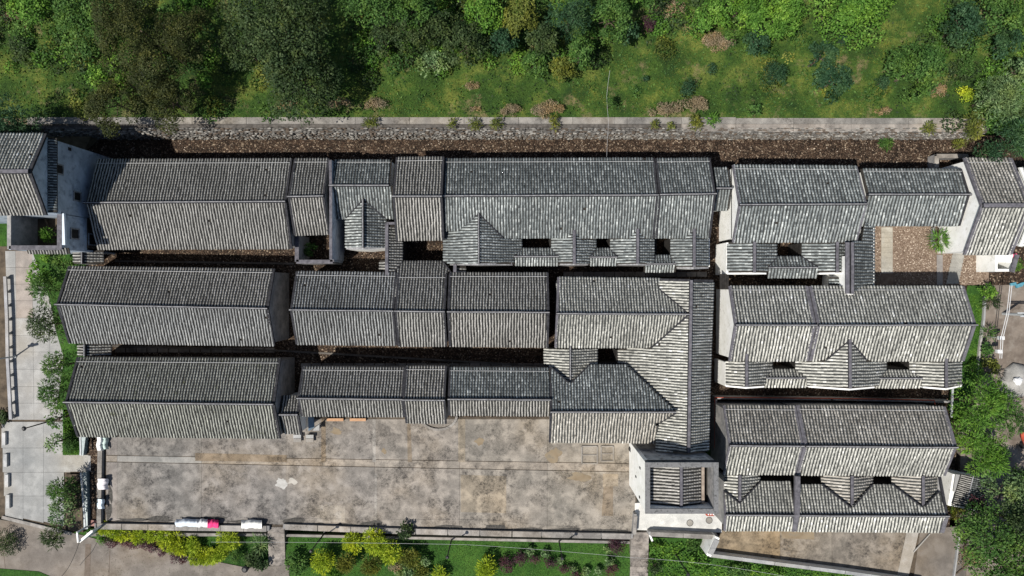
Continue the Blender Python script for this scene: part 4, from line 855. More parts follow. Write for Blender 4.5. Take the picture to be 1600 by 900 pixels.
# ------------------------------------------------------------------ gate platform, yards, paths
sheet('gate_platform', [(992, 786), (1128, 786), (1128, 832), (992, 828)], 0.16, CONC_PALE, 1.0, (1.75, 1.72, 1.64, 1))
for x, y, lab in ((1078, 817, 'round manhole cover in the middle of the pale gate platform'), (1108, 813, 'round manhole cover nearest the striped barrier by the gate tower')):
    k = MB(); c = W(x, y, .165); n = 20
    k.prism([(c.x + .28 * math.cos(a), c.y + .28 * math.sin(a)) for a in np.linspace(0, 2 * math.pi, n, endpoint=False)], .16, .175); o = k.build('manhole_cover', CONC_KERB, color=(1.25, 1.25, 1.2, 1)); tag(o, lab, 'manhole cover', 'manhole covers on the gate platform')
    q = MB(); q.tube([(c.x + .28 * math.cos(a), c.y + .28 * math.sin(a), .18) for a in np.linspace(0, 2 * math.pi, n + 1)], .018, 4, caps=False); q.build('cover_ring', BLACKM, o); recenter(o, (c.x, c.y, .16)); o.children[0].location = (-c.x, -c.y, -.16)
e = empty('barrier', W(1110, 805, .16), 'small red and white striped barrier against the foot of the gate tower', 'barrier')
for i in range(6):
    q = MB(); A = W(1104.5 + i * 1.9, 803.5, .6); q.box((A.x, A.y, .45), (.105, .12, .5)); q.build('stripe_board', REDP if i % 2 == 0 else CLOTHW, e)
q = MB(); A = W(1104, 805, .6); B = W(1115, 805, .6)
for c in (A, B): q.bar((c.x, c.y, .16), (c.x, c.y, .7), .05, .05)
q.bar(A, B, .05, .05, .1); q.build('frame', REDP, e)
k = MB(); P = [W(1018, 828, .17), W(1034, 818, .17), W(1122, 818, .17), W(1126, 832, .17)]
wall_thing('platform_wall', 'low dark stained wall at the southern edge of the gate platform', 'low wall', [(1016, 834), (1119, 839)], GZ, 0.9, .3, GREYW, CONC_KERB)
# garden flights of steps
def steps(lab, x0, x1, y0, y1, n, z0, z1, skew=0):
    e = empty('garden_steps', W((x0 + x1) / 2, (y0 + y1) / 2, z1), lab, 'steps', 'steps down from the terrace into the garden')
    zc = z0
    for i in range(n):
        t0, t1 = i / n, (i + 1) / n; zc = lerp(z0, z1, min(1, i / (n * .55)))
        v = rnd.uniform(.9, 1.1); q = [(x0 + skew * t0, lerp(y0, y1, t0)), (x1 + skew * t0, lerp(y0, y1, t0)), (x1 + skew * t1, lerp(y0, y1, t1)), (x0 + skew * t1, lerp(y0, y1, t1))]
        P = [W(*p, zc) for p in q]; k = MB(); k.prism([(p.x, p.y + (.015 if j < 2 else -.0)) for j, p in enumerate(P)], z1 - .3, zc); k.build('step', CONC, e, color=(v * 1.05, v, v * .97, 1))
    return e
steps('narrow concrete steps crossing the garden strip left of centre, beside the white cloths', 418, 444, 824, 884, 8, 0.1, GZ + .08, 2)
steps('concrete steps leading south from the gate platform through the garden', 986, 1014, 832, 912, 9, 0.16, GZ + .08, -2)
k = MB(); A, B = W(1014, 833, .3), W(1018, 843, -.2); k.bar((A.x, A.y, .1), (B.x, B.y, -.2), .15, .4); tag(recenter(k.build('step_cheek', WHITE), A), 'pale slanted cheek block at the top right of the gate steps', 'step cheek')

# bottom right yard
YD = sheet('lower_yard', [(1121, 826), (1470, 826), (1520, 826), (1500, 960), (1440, 960), (1408, 903), (1112, 866)], -0.02, SOIL, 1.2)
for q, m, c in (([(1126, 828), (1219, 828), (1219, 880), (1116, 866)], CONC, (1.0, .84, .62)), ([(1219, 828), (1300, 828), (1300, 891), (1219, 880)], CONC, (.92, .86, .78)), ([(1300, 828), (1418, 828), (1404, 904), (1300, 891)], CONC, (.86, .8, .73))):
    slab_at(q, .06, m, YD, c, 'concrete_slab', .02)
slab_at([(1221, 829), (1272, 829), (1272, 843), (1221, 841)], .075, PATCHB, YD, (1, 1, 1), 'patch_slab', 0, .03)
slab_at([(1417, 830), (1436, 830), (1418, 908), (1400, 908)], .10, CONC_PALE, YD, (.9, .86, .82), 'path_slab', 0)
slab_at([(1438, 828), (1520, 820), (1500, 960), (1420, 960)], .05, CONC_ROAD, YD, (.85, .85, .85), 'concrete_slab', 0)
wall_thing('yard_wall', 'pale rendered parapet wall bounding the lower yard in the bottom right, above the shrubs', 'boundary wall', [(1108, 867), (1210, 880), (1320, 894), (1440, 911)], GZ, 0.85, .26, WHITE, CONC_PALE, .02)
wall_thing('yard_end_wall', 'short white end wall between the gate platform and the lower yard', 'boundary wall', [(1120, 843), (1109, 866)], GZ, 1.3, .42, WHITE, CONC_PALE, .02)
k = MB(); A, B = W(1427, 862, .12), W(1452, 834, .12); k.bar(A, B, .08, .1); tag(recenter(k.build('drain_kerb', CONC_PALE), A), 'thin diagonal concrete kerb on the lower yard right of the pale path strip', 'kerb')
k = MB(); A, B = W(1488, 905, .05), W(1497, 838, .05); k.bar(A, B, .12, .22); tag(recenter(k.build('edge_kerb', CONC_PALE), A), 'thin pale kerb line running down beside the camphor tree in the bottom right corner', 'kerb')
k = MB(); A, B = W(1492, 898, .1), W(1532, 868, .3); k.tube([A, B], .07, 6); tag(recenter(k.build('fallen_log', BARK), A), 'dark fallen log among dry leaves in the bottom right corner', 'log')

# cobbled sunny court on the right
CT = sheet('court_ground', [(1366, 352), (1545, 352), (1545, 445), (1366, 445)], 0.03, simple('court_gravel', (0.13, 0.09, 0.065), (0.21, 0.16, 0.12), 3), .2)
for i in range(9):
    y0 = 355 + i * 8; slab_at([(1377, y0), (1395, y0), (1395, y0 + 8), (1377, y0 + 8)], .09, CONC_PALE, CT, (1, .97, .88), 'path_slab', .012, .1)
for i in range(8):
    y0 = 392 + i * 6.4; dx = -i * 1.4; slab_at([(1489 + dx, y0), (1508 + dx, y0), (1508 + dx, y0 + 6.4), (1489 + dx, y0 + 6.4)], .09, CONC_PALE, CT, (.85, .82, .75), 'path_slab', .012, .1)
slab_at([(1464, 398), (1473, 398), (1473, 445), (1464, 445)], .08, CONC_PALE, CT, (.75, .7, .66), 'path_slab', .0, .1)
k = MB(); pts = [W(*p, .1) for p in ((1456, 356), (1455, 378), (1461, 389), (1473, 394), (1482, 394))]
for a, b_ in zip(pts[:-1], pts[1:]): k.bar(a, b_, .14, .35)
pe = k.build('planter_kerb', CONC_PALE); tag(recenter(pe, pts[1]), 'curved low kerb round the palm planter in the sunny cobbled court', 'planter')
sheet('planter_soil', [(1458, 356), (1480, 356), (1480, 392), (1470, 391), (1460, 384)], .25, SOIL, .3)
wall_thing('court_wall', 'low court wall with gravel pit frame at the north end of the white-walled right hall', 'low wall', [(1463, 262), (1463, 244), (1512, 244)], 0, 1.0, .28, GREYW, CONC_KERB)
# cobbles proud of the bedding, as loose pebbles
def pebbles(name, regs, n, seed, br=0.0):
    R = np.random.RandomState(seed); pts = []
    tot = sum((r[1] - r[0]) * (r[3] - r[2]) for r in regs)
    for r in regs:
        m = int(n * (r[1] - r[0]) * (r[3] - r[2]) / tot)
        px = R.uniform(r[0], r[1], m); py = R.uniform(r[2], r[3], m); pts.append(np.stack([(px - 800) * S, (450 - py) * S, np.full(m, r[4])], 1))
    P = np.concatenate(pts); n = len(P); s = R.uniform(.025, .06, n); a0 = R.uniform(0, 6.28, n); T = np.clip(R.normal(.4 + br, .25, n), 0, 1)
    ang = np.arange(4) * math.pi / 2; v = np.zeros((n, 8, 3))
    for k_, (rr, hh) in enumerate(((1.0, -.02), (.55, .6))):
        v[:, k_ * 4:k_ * 4 + 4, 0] = P[:, 0:1] + s[:, None] * rr * np.cos(a0[:, None] + ang); v[:, k_ * 4:k_ * 4 + 4, 1] = P[:, 1:2] + s[:, None] * rr * .8 * np.sin(a0[:, None] + ang); v[:, k_ * 4:k_ * 4 + 4, 2] = P[:, 2:3] + (s * hh)[:, None]
    q = np.array([(0, 1, 5, 4), (1, 2, 6, 5), (2, 3, 7, 6), (3, 0, 4, 7), (4, 5, 6, 7)]); Q = (q[None] + (np.arange(n) * 8)[:, None, None]).reshape(-1, 4)
    me = np_mesh(name, v.reshape(-1, 3), Q, [PEB], np.repeat(T, 5)); return link(name, me, kind='stuff')
m_, N_1, L_1, b_1 = mat('pebble', .8); at = N_1.new('ShaderNodeAttribute'); at.attribute_name = 'tint'
r_ = ramp(N_1, L_1, at.outputs['Fac'], [(0, (.035, .022, .015)), (.45, (.095, .064, .044)), (.75, (.22, .165, .12)), (1, (.55, .47, .38))]); L_1.new(r_.outputs[0], b_1.inputs['Base Color']); PEB = m_
pebbles('alley_pebbles', [(180, 1540, 219, 258, 0), (170, 1110, 385, 425, 0), (180, 860, 536, 575, 0), (1088, 1135, 330, 690, 0), (1125, 1500, 420, 448, 0), (1118, 1500, 598, 632, 0), (440, 470, 415, 560, 0), (520, 615, 345, 420, 0)], 26000, 4)
pebbles('court_pebbles', [(1367, 1376, 354, 445, .03), (1396, 1463, 354, 445, .03), (1474, 1540, 396, 445, .03)], 6500, 5, .18)
pebbles('strip_pebbles', [(141, 152, 684, 815, 0)], 700, 6)

# alley kerbs and drains
for nm, pts, lab in (('drain_kerb', [(160, 540), (440, 548), (850, 572)], 'dark stone drain kerb along the alley between middle and front rows'), ('drain_kerb', [(180, 408), (460, 412)], 'dark stone drain kerb in the alley behind the left middle hall')):
    k = MB()
    for a, b_ in zip(pts[:-1], pts[1:]): k.bar(W(*a, 0), W(*b_, 0), .16, .08)
    tag(recenter(k.build(nm, CONC_KERB, color=(.5, .48, .46, 1)), W(*pts[0], 0)), lab, 'drain kerb')
for i, (x0, x1, y0) in enumerate(((470, 850, 571.5), (180, 430, 547.0), (880, 1105, 428.5))):
    e = empty('alley_gutter', W(x0, y0, 0), ['stone gutter slabs behind the front row halls', 'stone gutter slabs between left middle and left front halls', 'stone gutter slabs north of the large corner house'][i], 'gutter'); n = int((x1 - x0) / 16)
    for j in range(n):
        a = lerp(x0, x1, j / n); q = MB(); A = W(a + .3, y0, .05); B = W(a + 15.4, y0, .05); q.bar((A.x, A.y, 0), (B.x, B.y, 0), .42, .05 + rnd.uniform(0, .02)); v = rnd.uniform(.7, 1.05); q.build('gutter_slab', CONC_KERB, e, color=(v, v * .96, v * .92, 1))
wall_thing('service_wall', 'low dark wall with red coping pipe enclosing the north of the bottom right block', 'low wall', [(1119, 700), (1119, 622), (1300, 624), (1486, 628)], 0, 1.1, .16, GREYW, None)
k = MB(); pts = [W(x, y, 1.25) for x, y in ((1117, 700), (1117, 621), (1200, 621.5), (1300, 622.5), (1400, 624), (1460, 625.5), (1461, 632))]; k.tube(pts, .045, 5); rp = k.build('red_pipe', REDP); tag(recenter(rp, pts[1]), 'long thin rusty red pipe along the alley above the bottom right block', 'pipe')
k = MB(); A, B = W(1488, 606, 1.5), W(1480, 650, 1.0); k.bar((A.x, A.y, 1.5), (B.x, B.y, 1.5), .12, .12); k.box((A.x, A.y, .7), (.15, .15, 1.6)); tag(recenter(k.build('alley_barrier', STEEL), A), 'thin grey frame at the east end of the alley by the big feathery tree', 'barrier')
# east side: grass strip, kerb, earth road
sheet('grass_strip', [(1512, 446), (1538, 446), (1536, 470), (1524, 600), (1512, 650), (1480, 640)], .06, LAWN, .3)
sheet('earth_road', [(1530, 440), (1760, 440), (1760, 900), (1500, 900), (1500, 730), (1505, 640), (1524, 560)], -.03, simple('earth_road', (0.10, 0.08, 0.065), (0.19, 0.158, 0.13), .7, extra=(.6, .5, .7, (0.24, 0.215, 0.185))), .6)
sheet('dirt_bank', [(1590, 180), (1760, 180), (1760, 445), (1560, 445)], -.02, LAWN, .3)
k = MB(); pts = [W(*p, .06) for p in ((1537, 462), (1535, 500), (1529, 540), (1524, 590))]
for a, b_ in zip(pts[:-1], pts[1:]): k.bar(a, b_, .16, .25)
tag(recenter(k.build('strip_kerb', CONC_PALE), pts[0]), 'thin concrete kerb along the grass strip east of the pale hall', 'kerb')
# tarpaulin, boulder, white things
def lumpy(c, rx, ry, rz_, seed, n=14, m=9):
    R = random.Random(seed); mb = MB()
    for j in range(m + 1):
        ph = math.pi * .5 * j / m
        for i in range(n):
            a = 2 * math.pi * i / n; q = 1 + .14 * math.sin(3 * a + seed) + .08 * math.sin(5 * a + 2 * ph * 3 + seed) + R.uniform(-.04, .04)
            mb.v.append((c[0] + rx * math.cos(ph) * math.cos(a) * q, c[1] + ry * math.cos(ph) * math.sin(a) * q, c[2] + rz_ * math.sin(ph)))
    for j in range(m):
        for i in range(n): mb.f.append((j * n + i, j * n + (i + 1) % n, (j + 1) * n + (i + 1) % n, (j + 1) * n + i)); mb.m.append(0)
    return mb
c = W(1590, 597, .1); o = lumpy((c.x, c.y, -.1), 1.7, 1.5, 1.1, 3).build('boulder', concrete('boulder_stone', (.24, .235, .22), (.36, .35, .33), (.14, .13, .12)), smooth=True); tag(recenter(o, (c.x, c.y, 0)), 'large pale grey boulder on the earth road at the right edge', 'boulder')
k = lumpy(W(1590, 595, .9), .38, .36, .3, 6, 10, 4); o = k.build('white_bag', CLOTHW); tag(recenter(o, W(1590, 595, .95)), 'crumpled white bag lying on the pale boulder', 'bag')

# service poles and wires at right
e = empty('utility_pole', W(1567, 493, 0), 'pale utility pole with cross arm standing on the earth road, seen from above', 'utility pole')
k = MB(); A = W(1567, 490, 0); k.tube([A, A + Vector((0, 0, 3.2))], [.13, .09], 8); k.build('pole', STEEL, e)
k = MB(); k.bar(A + Vector((-.75, -.1, 3.0)), A + Vector((.75, -.1, 3.0)), .1, .1); k.bar(A + Vector((-.75, .15, 2.7)), A + Vector((.75, .15, 2.7)), .1, .08); k.build('cross_arm', STEEL, e)
k = MB()
p_ = [W(1579, 446, 3), W(1574, 490, 3.1), W(1565, 528, 2.2), W(1563, 560, 1.4)]
for dx in (-.05, .12): k.tube([q + Vector((dx, 0, 0)) for q in p_], .03, 5)
k.build('cable', WIRE, e)
for x, y in ((1564, 528), (1561, 549)):
    q = MB(); A = W(x, y, 1.5); q.box((A.x, A.y, 1.5), (.42, .3, .3)); q.build('meter_box', CLOTHW, e)
    q = MB(); q.box((A.x - .05, A.y, .65), (.08, .08, 1.35)); q.build('box_post', STEEL, e)
HS = empty('guard_hut', W(1566, 418, 0), 'small pale hut with dark doorway and lavender trim at the right edge beside the court', 'hut')
k = MB(); A, B = W(1555, 397, 2.4), W(1583, 424, 2.4); cx, cy = (A.x + B.x) / 2, (A.y + B.y) / 2
k.box((A.x + .1, cy, 1.2), (.2, A.y - B.y, 2.4)); k.box((B.x - .1, cy, 1.2), (.2, A.y - B.y, 2.4)); k.box((cx, B.y + .1, 1.2), (B.x - A.x - .4, .2, 2.4)); k.box((cx, A.y - .35, 1.25), (B.x - A.x - .4, .7, 2.5)); k.build('wall', WHITE, HS)
k = MB(); k.box((cx, cy, .1), (B.x - A.x - .4, A.y - B.y - .2, .1)); k.build('floor', DARKHOLE, HS)
k = MB(); a, b_ = W(1588, 398, 2.6), W(1580, 425, 2.6); k.bar(a, b_, .35, .15); k.build('trim', RIDGE_MID, HS)
k = MB(); a = W(1593, 402, 1.2); k.box((a.x, a.y, .4), (.4, .6, .7), .3); tag(recenter(k.build('pink_tarp', CLOTHP), (a.x, a.y, 0)), 'folded pink tarp bundle beside the small hut at the right edge', 'tarp')
k = MB()
for x, y, s in ((1583, 444, .5), (1592, 446, .6), (1598, 443, .4)): a = W(x, y, .1); k.box((a.x, a.y, .1), (s, s * .5, .08 + s * .1), rnd.uniform(-.4, .4))
tag(recenter(k.build('blue_sheet', simple('blue_sheet', (.05, .18, .24), (.10, .27, .34), 4)), W(1590, 445, 0)), 'scrap of blue sheeting on the earth road below the hut', 'sheeting')
# parked scooter cut by the right edge: white and red blocks seen from above
SCO = empty('parked_scooter', W(1599, 690, 0), 'white and red scooter parked on the earth road, cut by the right picture edge', 'scooter')
a = W(1600, 686, .5); k = MB(); k.tube([(a.x, a.y + .55, .3), (a.x, a.y + .1, .45), (a.x, a.y - .55, .7)], [.12, .22, .12], 8); k.build('body', REDP, SCO, smooth=True)
k = MB(); k.tube([(a.x, a.y - .15, .75), (a.x, a.y - .7, .8)], [.17, .12], 8); k.build('seat', CLOTHW, SCO, smooth=True)
k = MB(); k.tube([(a.x - .35, a.y + .5, 1.0), (a.x, a.y + .6, 1.02), (a.x + .35, a.y + .5, 1.0)], .03, 6); k.tube([(a.x, a.y + .6, 1.02), (a.x, a.y + .7, .3)], .04, 6); k.build('handlebar', CLOTHW, SCO)
for yy in (.72, -.62):
    q = MB(); q.tube([(a.x - .05, a.y + yy, .25), (a.x + .05, a.y + yy, .25)], .25, 14); q.build('wheel', BLACKM, SCO)
# small tiled shed below the feathery tree
SH = House('garden_shed', 'small shed with purple-grey tiles and white west wall, half hidden under trees at lower right', 'shed', W(1512, 770, 0), T_WARM, WHITE, None, .17)
s1 = SH.slope(((1520, 744), (1508, 792)), 2.9, ((1496, 790),), None, [(1520, 744), (1508, 792), (1488, 790), (1502, 741)], .3, tiles=T_BROWN, bright=-.15)
s2 = SH.slope(((1520, 744), (1508, 792)), 2.9, ((1540, 800),), None, [(1520, 744), (1508, 792), (1536, 796), (1548, 752)], .3, tiles=T_DARK)
SH.ridge(W(1520, 744, 2.9), W(1508, 795, 2.9), .12, .1, .08, (RIDGE, RIDGE_TOP)); SH.walls([W(1490, 741, 2.4)[:2], W(1545, 752, 2.4)[:2], W(1530, 800, 2.4)[:2], W(1482, 790, 2.4)[:2]], 0, 2.3)
k = MB(); k.bar(W(1496, 741, 2.4), W(1492, 768, 2.4), .4, .1); k.build('white_ledge', CONC_PALE, SH.e)

# ------------------------------------------------------------------ small things round the forecourt
for x0, x1 in ((511, 537), (547, 572)):
    k = MB(); a, b_ = W(x0, 655.5, .2), W(x1, 655.5, .2); k.bar(a, b_, .24, .12); tag(recenter(k.build('orange_board', WOOD), a), ('left' if x0 < 540 else 'right') + ' one of two orange boards lying at the foot of the front hall', 'board', 'orange boards at the front hall')
for x0, x1, w in ((459, 470, 'left'), (478, 490, 'right')):
    e = empty('stone_bench', W((x0 + x1) / 2, 685, .1), w + ' one of two small stone benches in front of the short link roof', 'bench', 'stone benches on the forecourt')
    k = MB()
    a = W((x0 + x1) / 2, 682, .5); k.box((a.x, a.y, .5), (.66, .3, .1)); k.build('seat', CONC_PALE, e)
    k = MB(); a = W((x0 + x1) / 2, 688, .4); k.box((a.x, a.y, .38), (.66, .3, .1)); k.build('lower_slab', CONC_PALE, e, color=(.8, .75, .7, 1))
    for dx in (-.25, .25):
        k = MB(); k.box((a.x + dx, a.y + .18, .22), (.1, .5, .3)); k.build('leg', CONC_KERB, e)
k = MB(); P = [W(488, 673, .8), W(499, 661, .8), W(499, 673, .8)]; k.prism([p[:2] for p in P], .74, .8); o = k.build('triangle_table', CONC_PALE); tag(o, 'small triangular pale table top beside the blue awning', 'table')
k = MB(); k.tube([W(497, 670, 0), W(497, 670, .74)], .05, 6); k.build('leg', STEEL, o); recenter(o, P[0]); o.children[0].location = -P[0]
k = MB(); P = [W(481, 652, 2.2), W(490, 652, 2.0), W(491, 668, 2.0), W(482, 674, 2.2)]; k.prism([p[:2] for p in P], [2.14, 1.9, 1.9, 2.14], [2.2, 1.96, 1.96, 2.2]); o = k.build('blue_awning', simple('blue_awning', (.12, .17, .22), (.2, .27, .33), 3)); tag(o, 'small slate blue awning beside the short link roof', 'awning')
k = MB(); k.tube([W(491, 668, 0), W(491, 668, 1.9)], .03, 5); k.build('prop', STEEL, o); recenter(o, P[0]); o.children[0].location = -P[0]
k = MB(); c = W(987, 702, .5); k.tube([(c.x, c.y, .1), (c.x, c.y, .35), (c.x, c.y, .8)], [.22, .27, .22], 12); o = k.build('barrel', BLACKM); tag(o, 'black barrel at the left foot of the gate tower wall', 'barrel')
q = MB(); q.tube([(c.x, c.y, .8), (c.x, c.y, .84)], .24, 12); q.build('lid', simple('barrel_lid', (.03, .03, .03), (.06, .06, .06), 3), o); recenter(o, (c.x, c.y, .1)); o.children[0].location = (-c.x, -c.y, -.1)
k = MB(); a, b_ = W(992, 690, .8), W(992, 833, .8)
wall_thing('tower_side_wall', 'thin low wall dividing the forecourt from the gate platform', 'low wall', [(993, 806), (991, 834)], 0, .9, .22, GREYW, CONC_KERB)

# clothes and cloth drying along the walls
def cloth(lab, x0, x1, y0, y1, z, m, along='x', cat='cloth', group='cloths drying on the garden wall', end=0):
    """cloth draped over a wall: arched sheet with folds"""
    n = 14; w = 6; vv = []; F = []
    for i in range(n + 1):
        for j in range(w + 1):
            t = i / n; u = j / w; arch = math.sin(math.pi * u); z_ = z - .38 * (1 - arch) + .03 * math.sin(t * 17 + u * 3) + .02 * math.sin(t * 31)
            if along == 'x': p = W(lerp(x0, x1, t) + (3 * (u - .5) ** 2 * end if i == 0 else 0), lerp(y0, y1, u) + .6 * math.sin(t * 9), z_)
            else: p = W(lerp(x0, x1, u) + .8 * math.sin(t * 8), lerp(y0, y1, t), z_)
            vv.append(p)
    for i in range(n):
        for j in range(w): q = i * (w + 1) + j; F.append((q, q + 1, q + w + 2, q + w + 1))
    vv2 = [v - Vector((0, 0, .03)) for v in vv]; N0 = len(vv); allv = [tuple(v) for v in vv + vv2]
    F = [tuple(reversed(f)) for f in F] + [tuple(k_ + N0 for k_ in f) for f in F]
    me = bpy.data.meshes.new('draped_cloth'); me.from_pydata(allv, [], F); me.materials.append(m); me.polygons.foreach_set('use_smooth', [True] * len(F))
    o = link('draped_cloth', me); tag(o, lab, cat, group); return recenter(o, W((x0 + x1) / 2, (y0 + y1) / 2, z))
cloth('pale blue-white cloth draped on the garden wall, left end of the row of cloths', 273, 307, 811, 823.5, .75, simple('blue_white_cloth', (.48, .54, .62), (.60, .65, .70), 3), end=5)
cloth('white cloth draped on the garden wall between the blue-white one and the pink one', 307, 324, 811, 824, .76, CLOTHW)
cloth('bright pink cloth draped on the garden wall', 324, 341, 812, 825, .78, CLOTHP)
cloth('white cloth draped on the garden wall just left of the first steps', 377, 409, 812.5, 826, .76, simple('cream_cloth', (.66, .66, .62), (.76, .76, .73), 3))
wall_thing('side_wall', 'low wall along the pebble strip at the west edge of the forecourt', 'low wall', [(157, 690), (156, 740), (155, 818)], -.3, .4, .3, GREYW, CONC_KERB)
cloth('pale green and white cloth hanging over the side wall right below the front hall', 151, 161, 683, 704, .75, CLOTHW, 'y', group='cloths on the side wall')
cloth('pale green sheet bulging from the side wall onto the forecourt, uppermost', 157, 169, 684, 702, .6, CLOTHG, 'y', group='cloths on the side wall')
cloth('white and pink printed cloth on the middle of the side wall', 152, 169, 748, 765, .75, simple('pinkish_cloth', (.55, .5, .52), (.78, .76, .78), 9), 'y', group='cloths on the side wall')
cloth('pale blue cloth at the lower end of the side wall', 152, 163, 780, 795, .75, simple('pale_blue_cloth', (.55, .66, .74), (.68, .76, .8), 3), 'y', group='cloths on the side wall')
# west edge: rail, pipe, white blocks, lamp, sign
e = empty('metal_rail', W(131, 755, 0), 'long grey-green metal rail screen beside the pebble strip at the west end of the forecourt', 'rail')
for (a, b_) in (((126, 680), (127, 711)), ((127, 738), (134, 826))):
    k = MB(); k.bar(W(*a, .9), W(*b_, .9), .12, .1); k.build('top_rail', STEEL, e)
    k = MB(); A, B = W(a[0] + 6, a[1], .3), W(b_[0] + 1, b_[1], .3); k.bar((A.x, A.y, -.2), (B.x, B.y, -.2), .35, .6); k.build('panel', GLASSY, e)
sheet('pebble_bed', [(139, 683), (153, 683), (155, 822), (142, 822)], .0, COBBLE, .2)
slab_at([(137, 712), (141.5, 712), (141.5, 736), (137, 736)], .05, CONC_PALE, PZ, (1, 1, 1), 'threshold', 0)
e = empty('balustrade', W(14, 540, 0), 'pale concrete balustrade along the west edge of the plaza', 'balustrade')
k = MB(); pts = [(9, 432), (12, 500), (13, 560), (18, 655)]
for a, b_ in zip(pts[:-1], pts[1:]): k.bar(W(*a, .35), W(*b_, .35), .26, .14)
k.build('handrail', CONC_PALE, e, color=(1.0, 1.0, 1.05, 1))
for i in range(11):
    t = i / 10; k = MB(); p = W(lerp(9, 18, t), lerp(434, 652, t), .3); k.box((p.x, p.y, .1), (.2, .2, .5)); k.build('post', CONC_PALE, e)
EDGE = sheet('ditch_bank', [(-200, 392), (2, 392), (9, 655), (-200, 655)], -1.0, LAWN, .2)
for i, (x, y0, y1) in enumerate(((1.5, 677, 697), (4, 711, 731), (6, 743, 763), (8, 775, 796))):
    k = MB(); a, b_ = W(x, y0, .5), W(x, y1, .5); k.bar((a.x, a.y, -.3), (b_.x, b_.y, -.3), .34, .5, 0, taper=.85); o = k.build('roadside_block', CONC_PALE, color=(1.3, 1.3, 1.3, 1)); recenter(o, (a.x, a.y, -.12))
    tag(o, ['uppermost white block at the plaza edge, nearest the balustrade end', 'second white block down the left edge of the plaza', 'third white block down the left edge of the plaza', 'lowest white block at the left edge of the plaza, nearest the road'][i], 'concrete block', 'white blocks along the plaza edge')
def lamp(lab, bx, by, tx, ty, h, z0, m=BLACKM, group=None, head=.16, arm=None):
    A = W(bx, by, z0); e = empty('street_lamp', A, lab, 'street lamp', group)
    T = Vector((A.x, A.y, z0 + h)) if tx is None else W(tx, ty, z0 + h)
    k = MB(); k.tube([A, T], [.07, .045], 8); k.build('pole', m, e)
    k = MB(); k.tube([T + Vector((0, 0, -.05)), T + Vector((0, 0, .1)), T + Vector((0, 0, .22))], [head * .6, head, head * .5], 10); k.build('lamp_head', m if m is BLACKM else WHITE, e)
    k = MB(); k.tube([A, A + Vector((0, 0, .12))], .14, 8); k.build('base', m, e); return e
def lampv(lab, bx, by, h, z0, **kw): return lamp(lab, bx, by, None, None, h, z0, **kw)
lampv('black garden lamp leaning over the plaza by its lower joint', 92, 654, 4.2, -.06, head=.2)
GL = 'garden lamps on the south lawn'
lampv('black garden lamp left of the yellow-green bush group, by the first steps', 508, 832, 4.2, GZ, group=GL)
lampv('black garden lamp on open lawn in the middle of the garden', 706, 841, 4.2, GZ, group=GL)
lampv('black garden lamp above the purple shrubs in the garden', 873, 843, 4.2, GZ, group=GL)
lampv('black garden lamp on the lawn right of the gate steps', 1056, 866, 4.2, GZ, group=GL)
e = lampv('white street lamp with slim arm beside the plaza balustrade', 24, 557, 3.0, -.06, m=STEEL, head=.2)
k = MB(); T = W(24, 557, -.06); a_ = T + Vector((0, 0, 3.0)); k.bar(a_ + Vector((-.35, -.1, 0)), a_ + Vector((.55, .1, 0)), .22, .06); k.build('lamp_arm', WHITE, e)
e = empty('notice_board', W(124, 838, GZ), 'white framed notice board standing at the corner of plaza and road', 'notice board')
A, B = W(125, 846, 1.6), W(145, 829, 1.6); k = MB(); A2, B2 = Vector((A.x, A.y, 0.2)), Vector((B.x, B.y, 0.2)); k.bar(A2, B2, .12, 1.4); k.build('board', simple('board_blue_grey', (.35, .42, .46), (.5, .56, .6), 3), e)
k = MB(); k.bar(A2, B2, .2, .1, 1.4);
for p in (A2, B2): k.bar((p.x, p.y, GZ), (p.x, p.y, 1.7), .1, .1)
k.build('frame', WHITE, e); k = MB(); p = W(120, 832, 1.9); k.bar((p.x, p.y, 1.8), (A2.x, A2.y, 1.8), .12, .1); k.bar((p.x, p.y, GZ), (p.x, p.y, 1.9), .1, .1); k.build('side_post', WHITE, e)
k = MB(); c = W(136, 826, .2); k.box((W(150, 818, .2).x, W(150, 818, .2).y, -.2), (.9, .5, .8), -.1); tag(recenter(k.build('brick_pier', simple('red_brick_pier', (.20, .10, .09), (.30, .17, .15), 4)), W(150, 818, -.2)), 'low reddish pier at the bottom left corner of the forecourt', 'pier')
e = empty('litter_bin', W(388, 887, GZ + .06), 'black litter bin on the road edge near the first steps', 'litter bin')
k = MB(); c = W(388, 884, GZ); k.tube([(c.x, c.y, GZ), (c.x, c.y, GZ + .8)], [.22, .28], 10); k.build('body', BLACKM, e); k = MB(); k.tube([(c.x, c.y, GZ + .8), (c.x, c.y, GZ + .92)], [.3, .16], 10); k.build('lid', BLACKM, e)
# wires
def wire(lab, pts, r=.012, m=WIRE):
    k = MB(); P = []
    for a, b_ in zip(pts[:-1], pts[1:]):
        A, B = W(*a), W(*b_); P += [A.lerp(B, t) - Vector((0, 0, 4 * .15 * t * (1 - t))) for t in np.linspace(0, 1, 8)[:-1]]
    P.append(W(*pts[-1])); k.tube(P, r, 4); tag(recenter(k.build('overhead_wire', m), P[0]), lab, 'wire')
wire('thin pale wire crossing above the garden south of the forecourt', [(330, 847, 3.2), (730, 851, 3.2), (985, 871, 3.2), (1110, 882, 3.2), (1250, 905, 3.2)], .009)
wire('thin pale wire running from the hill over the kerb to the longest hall', [(953, 110, 5.2), (948, 150, 4.6), (951, 190, 4.2), (948, 245, 4.0)], .008)
wire('thin cable from the notice board down across the road', [(124, 846, 1.5), (108, 885, 1.0), (92, 905, .8)], .02, BLACKM)

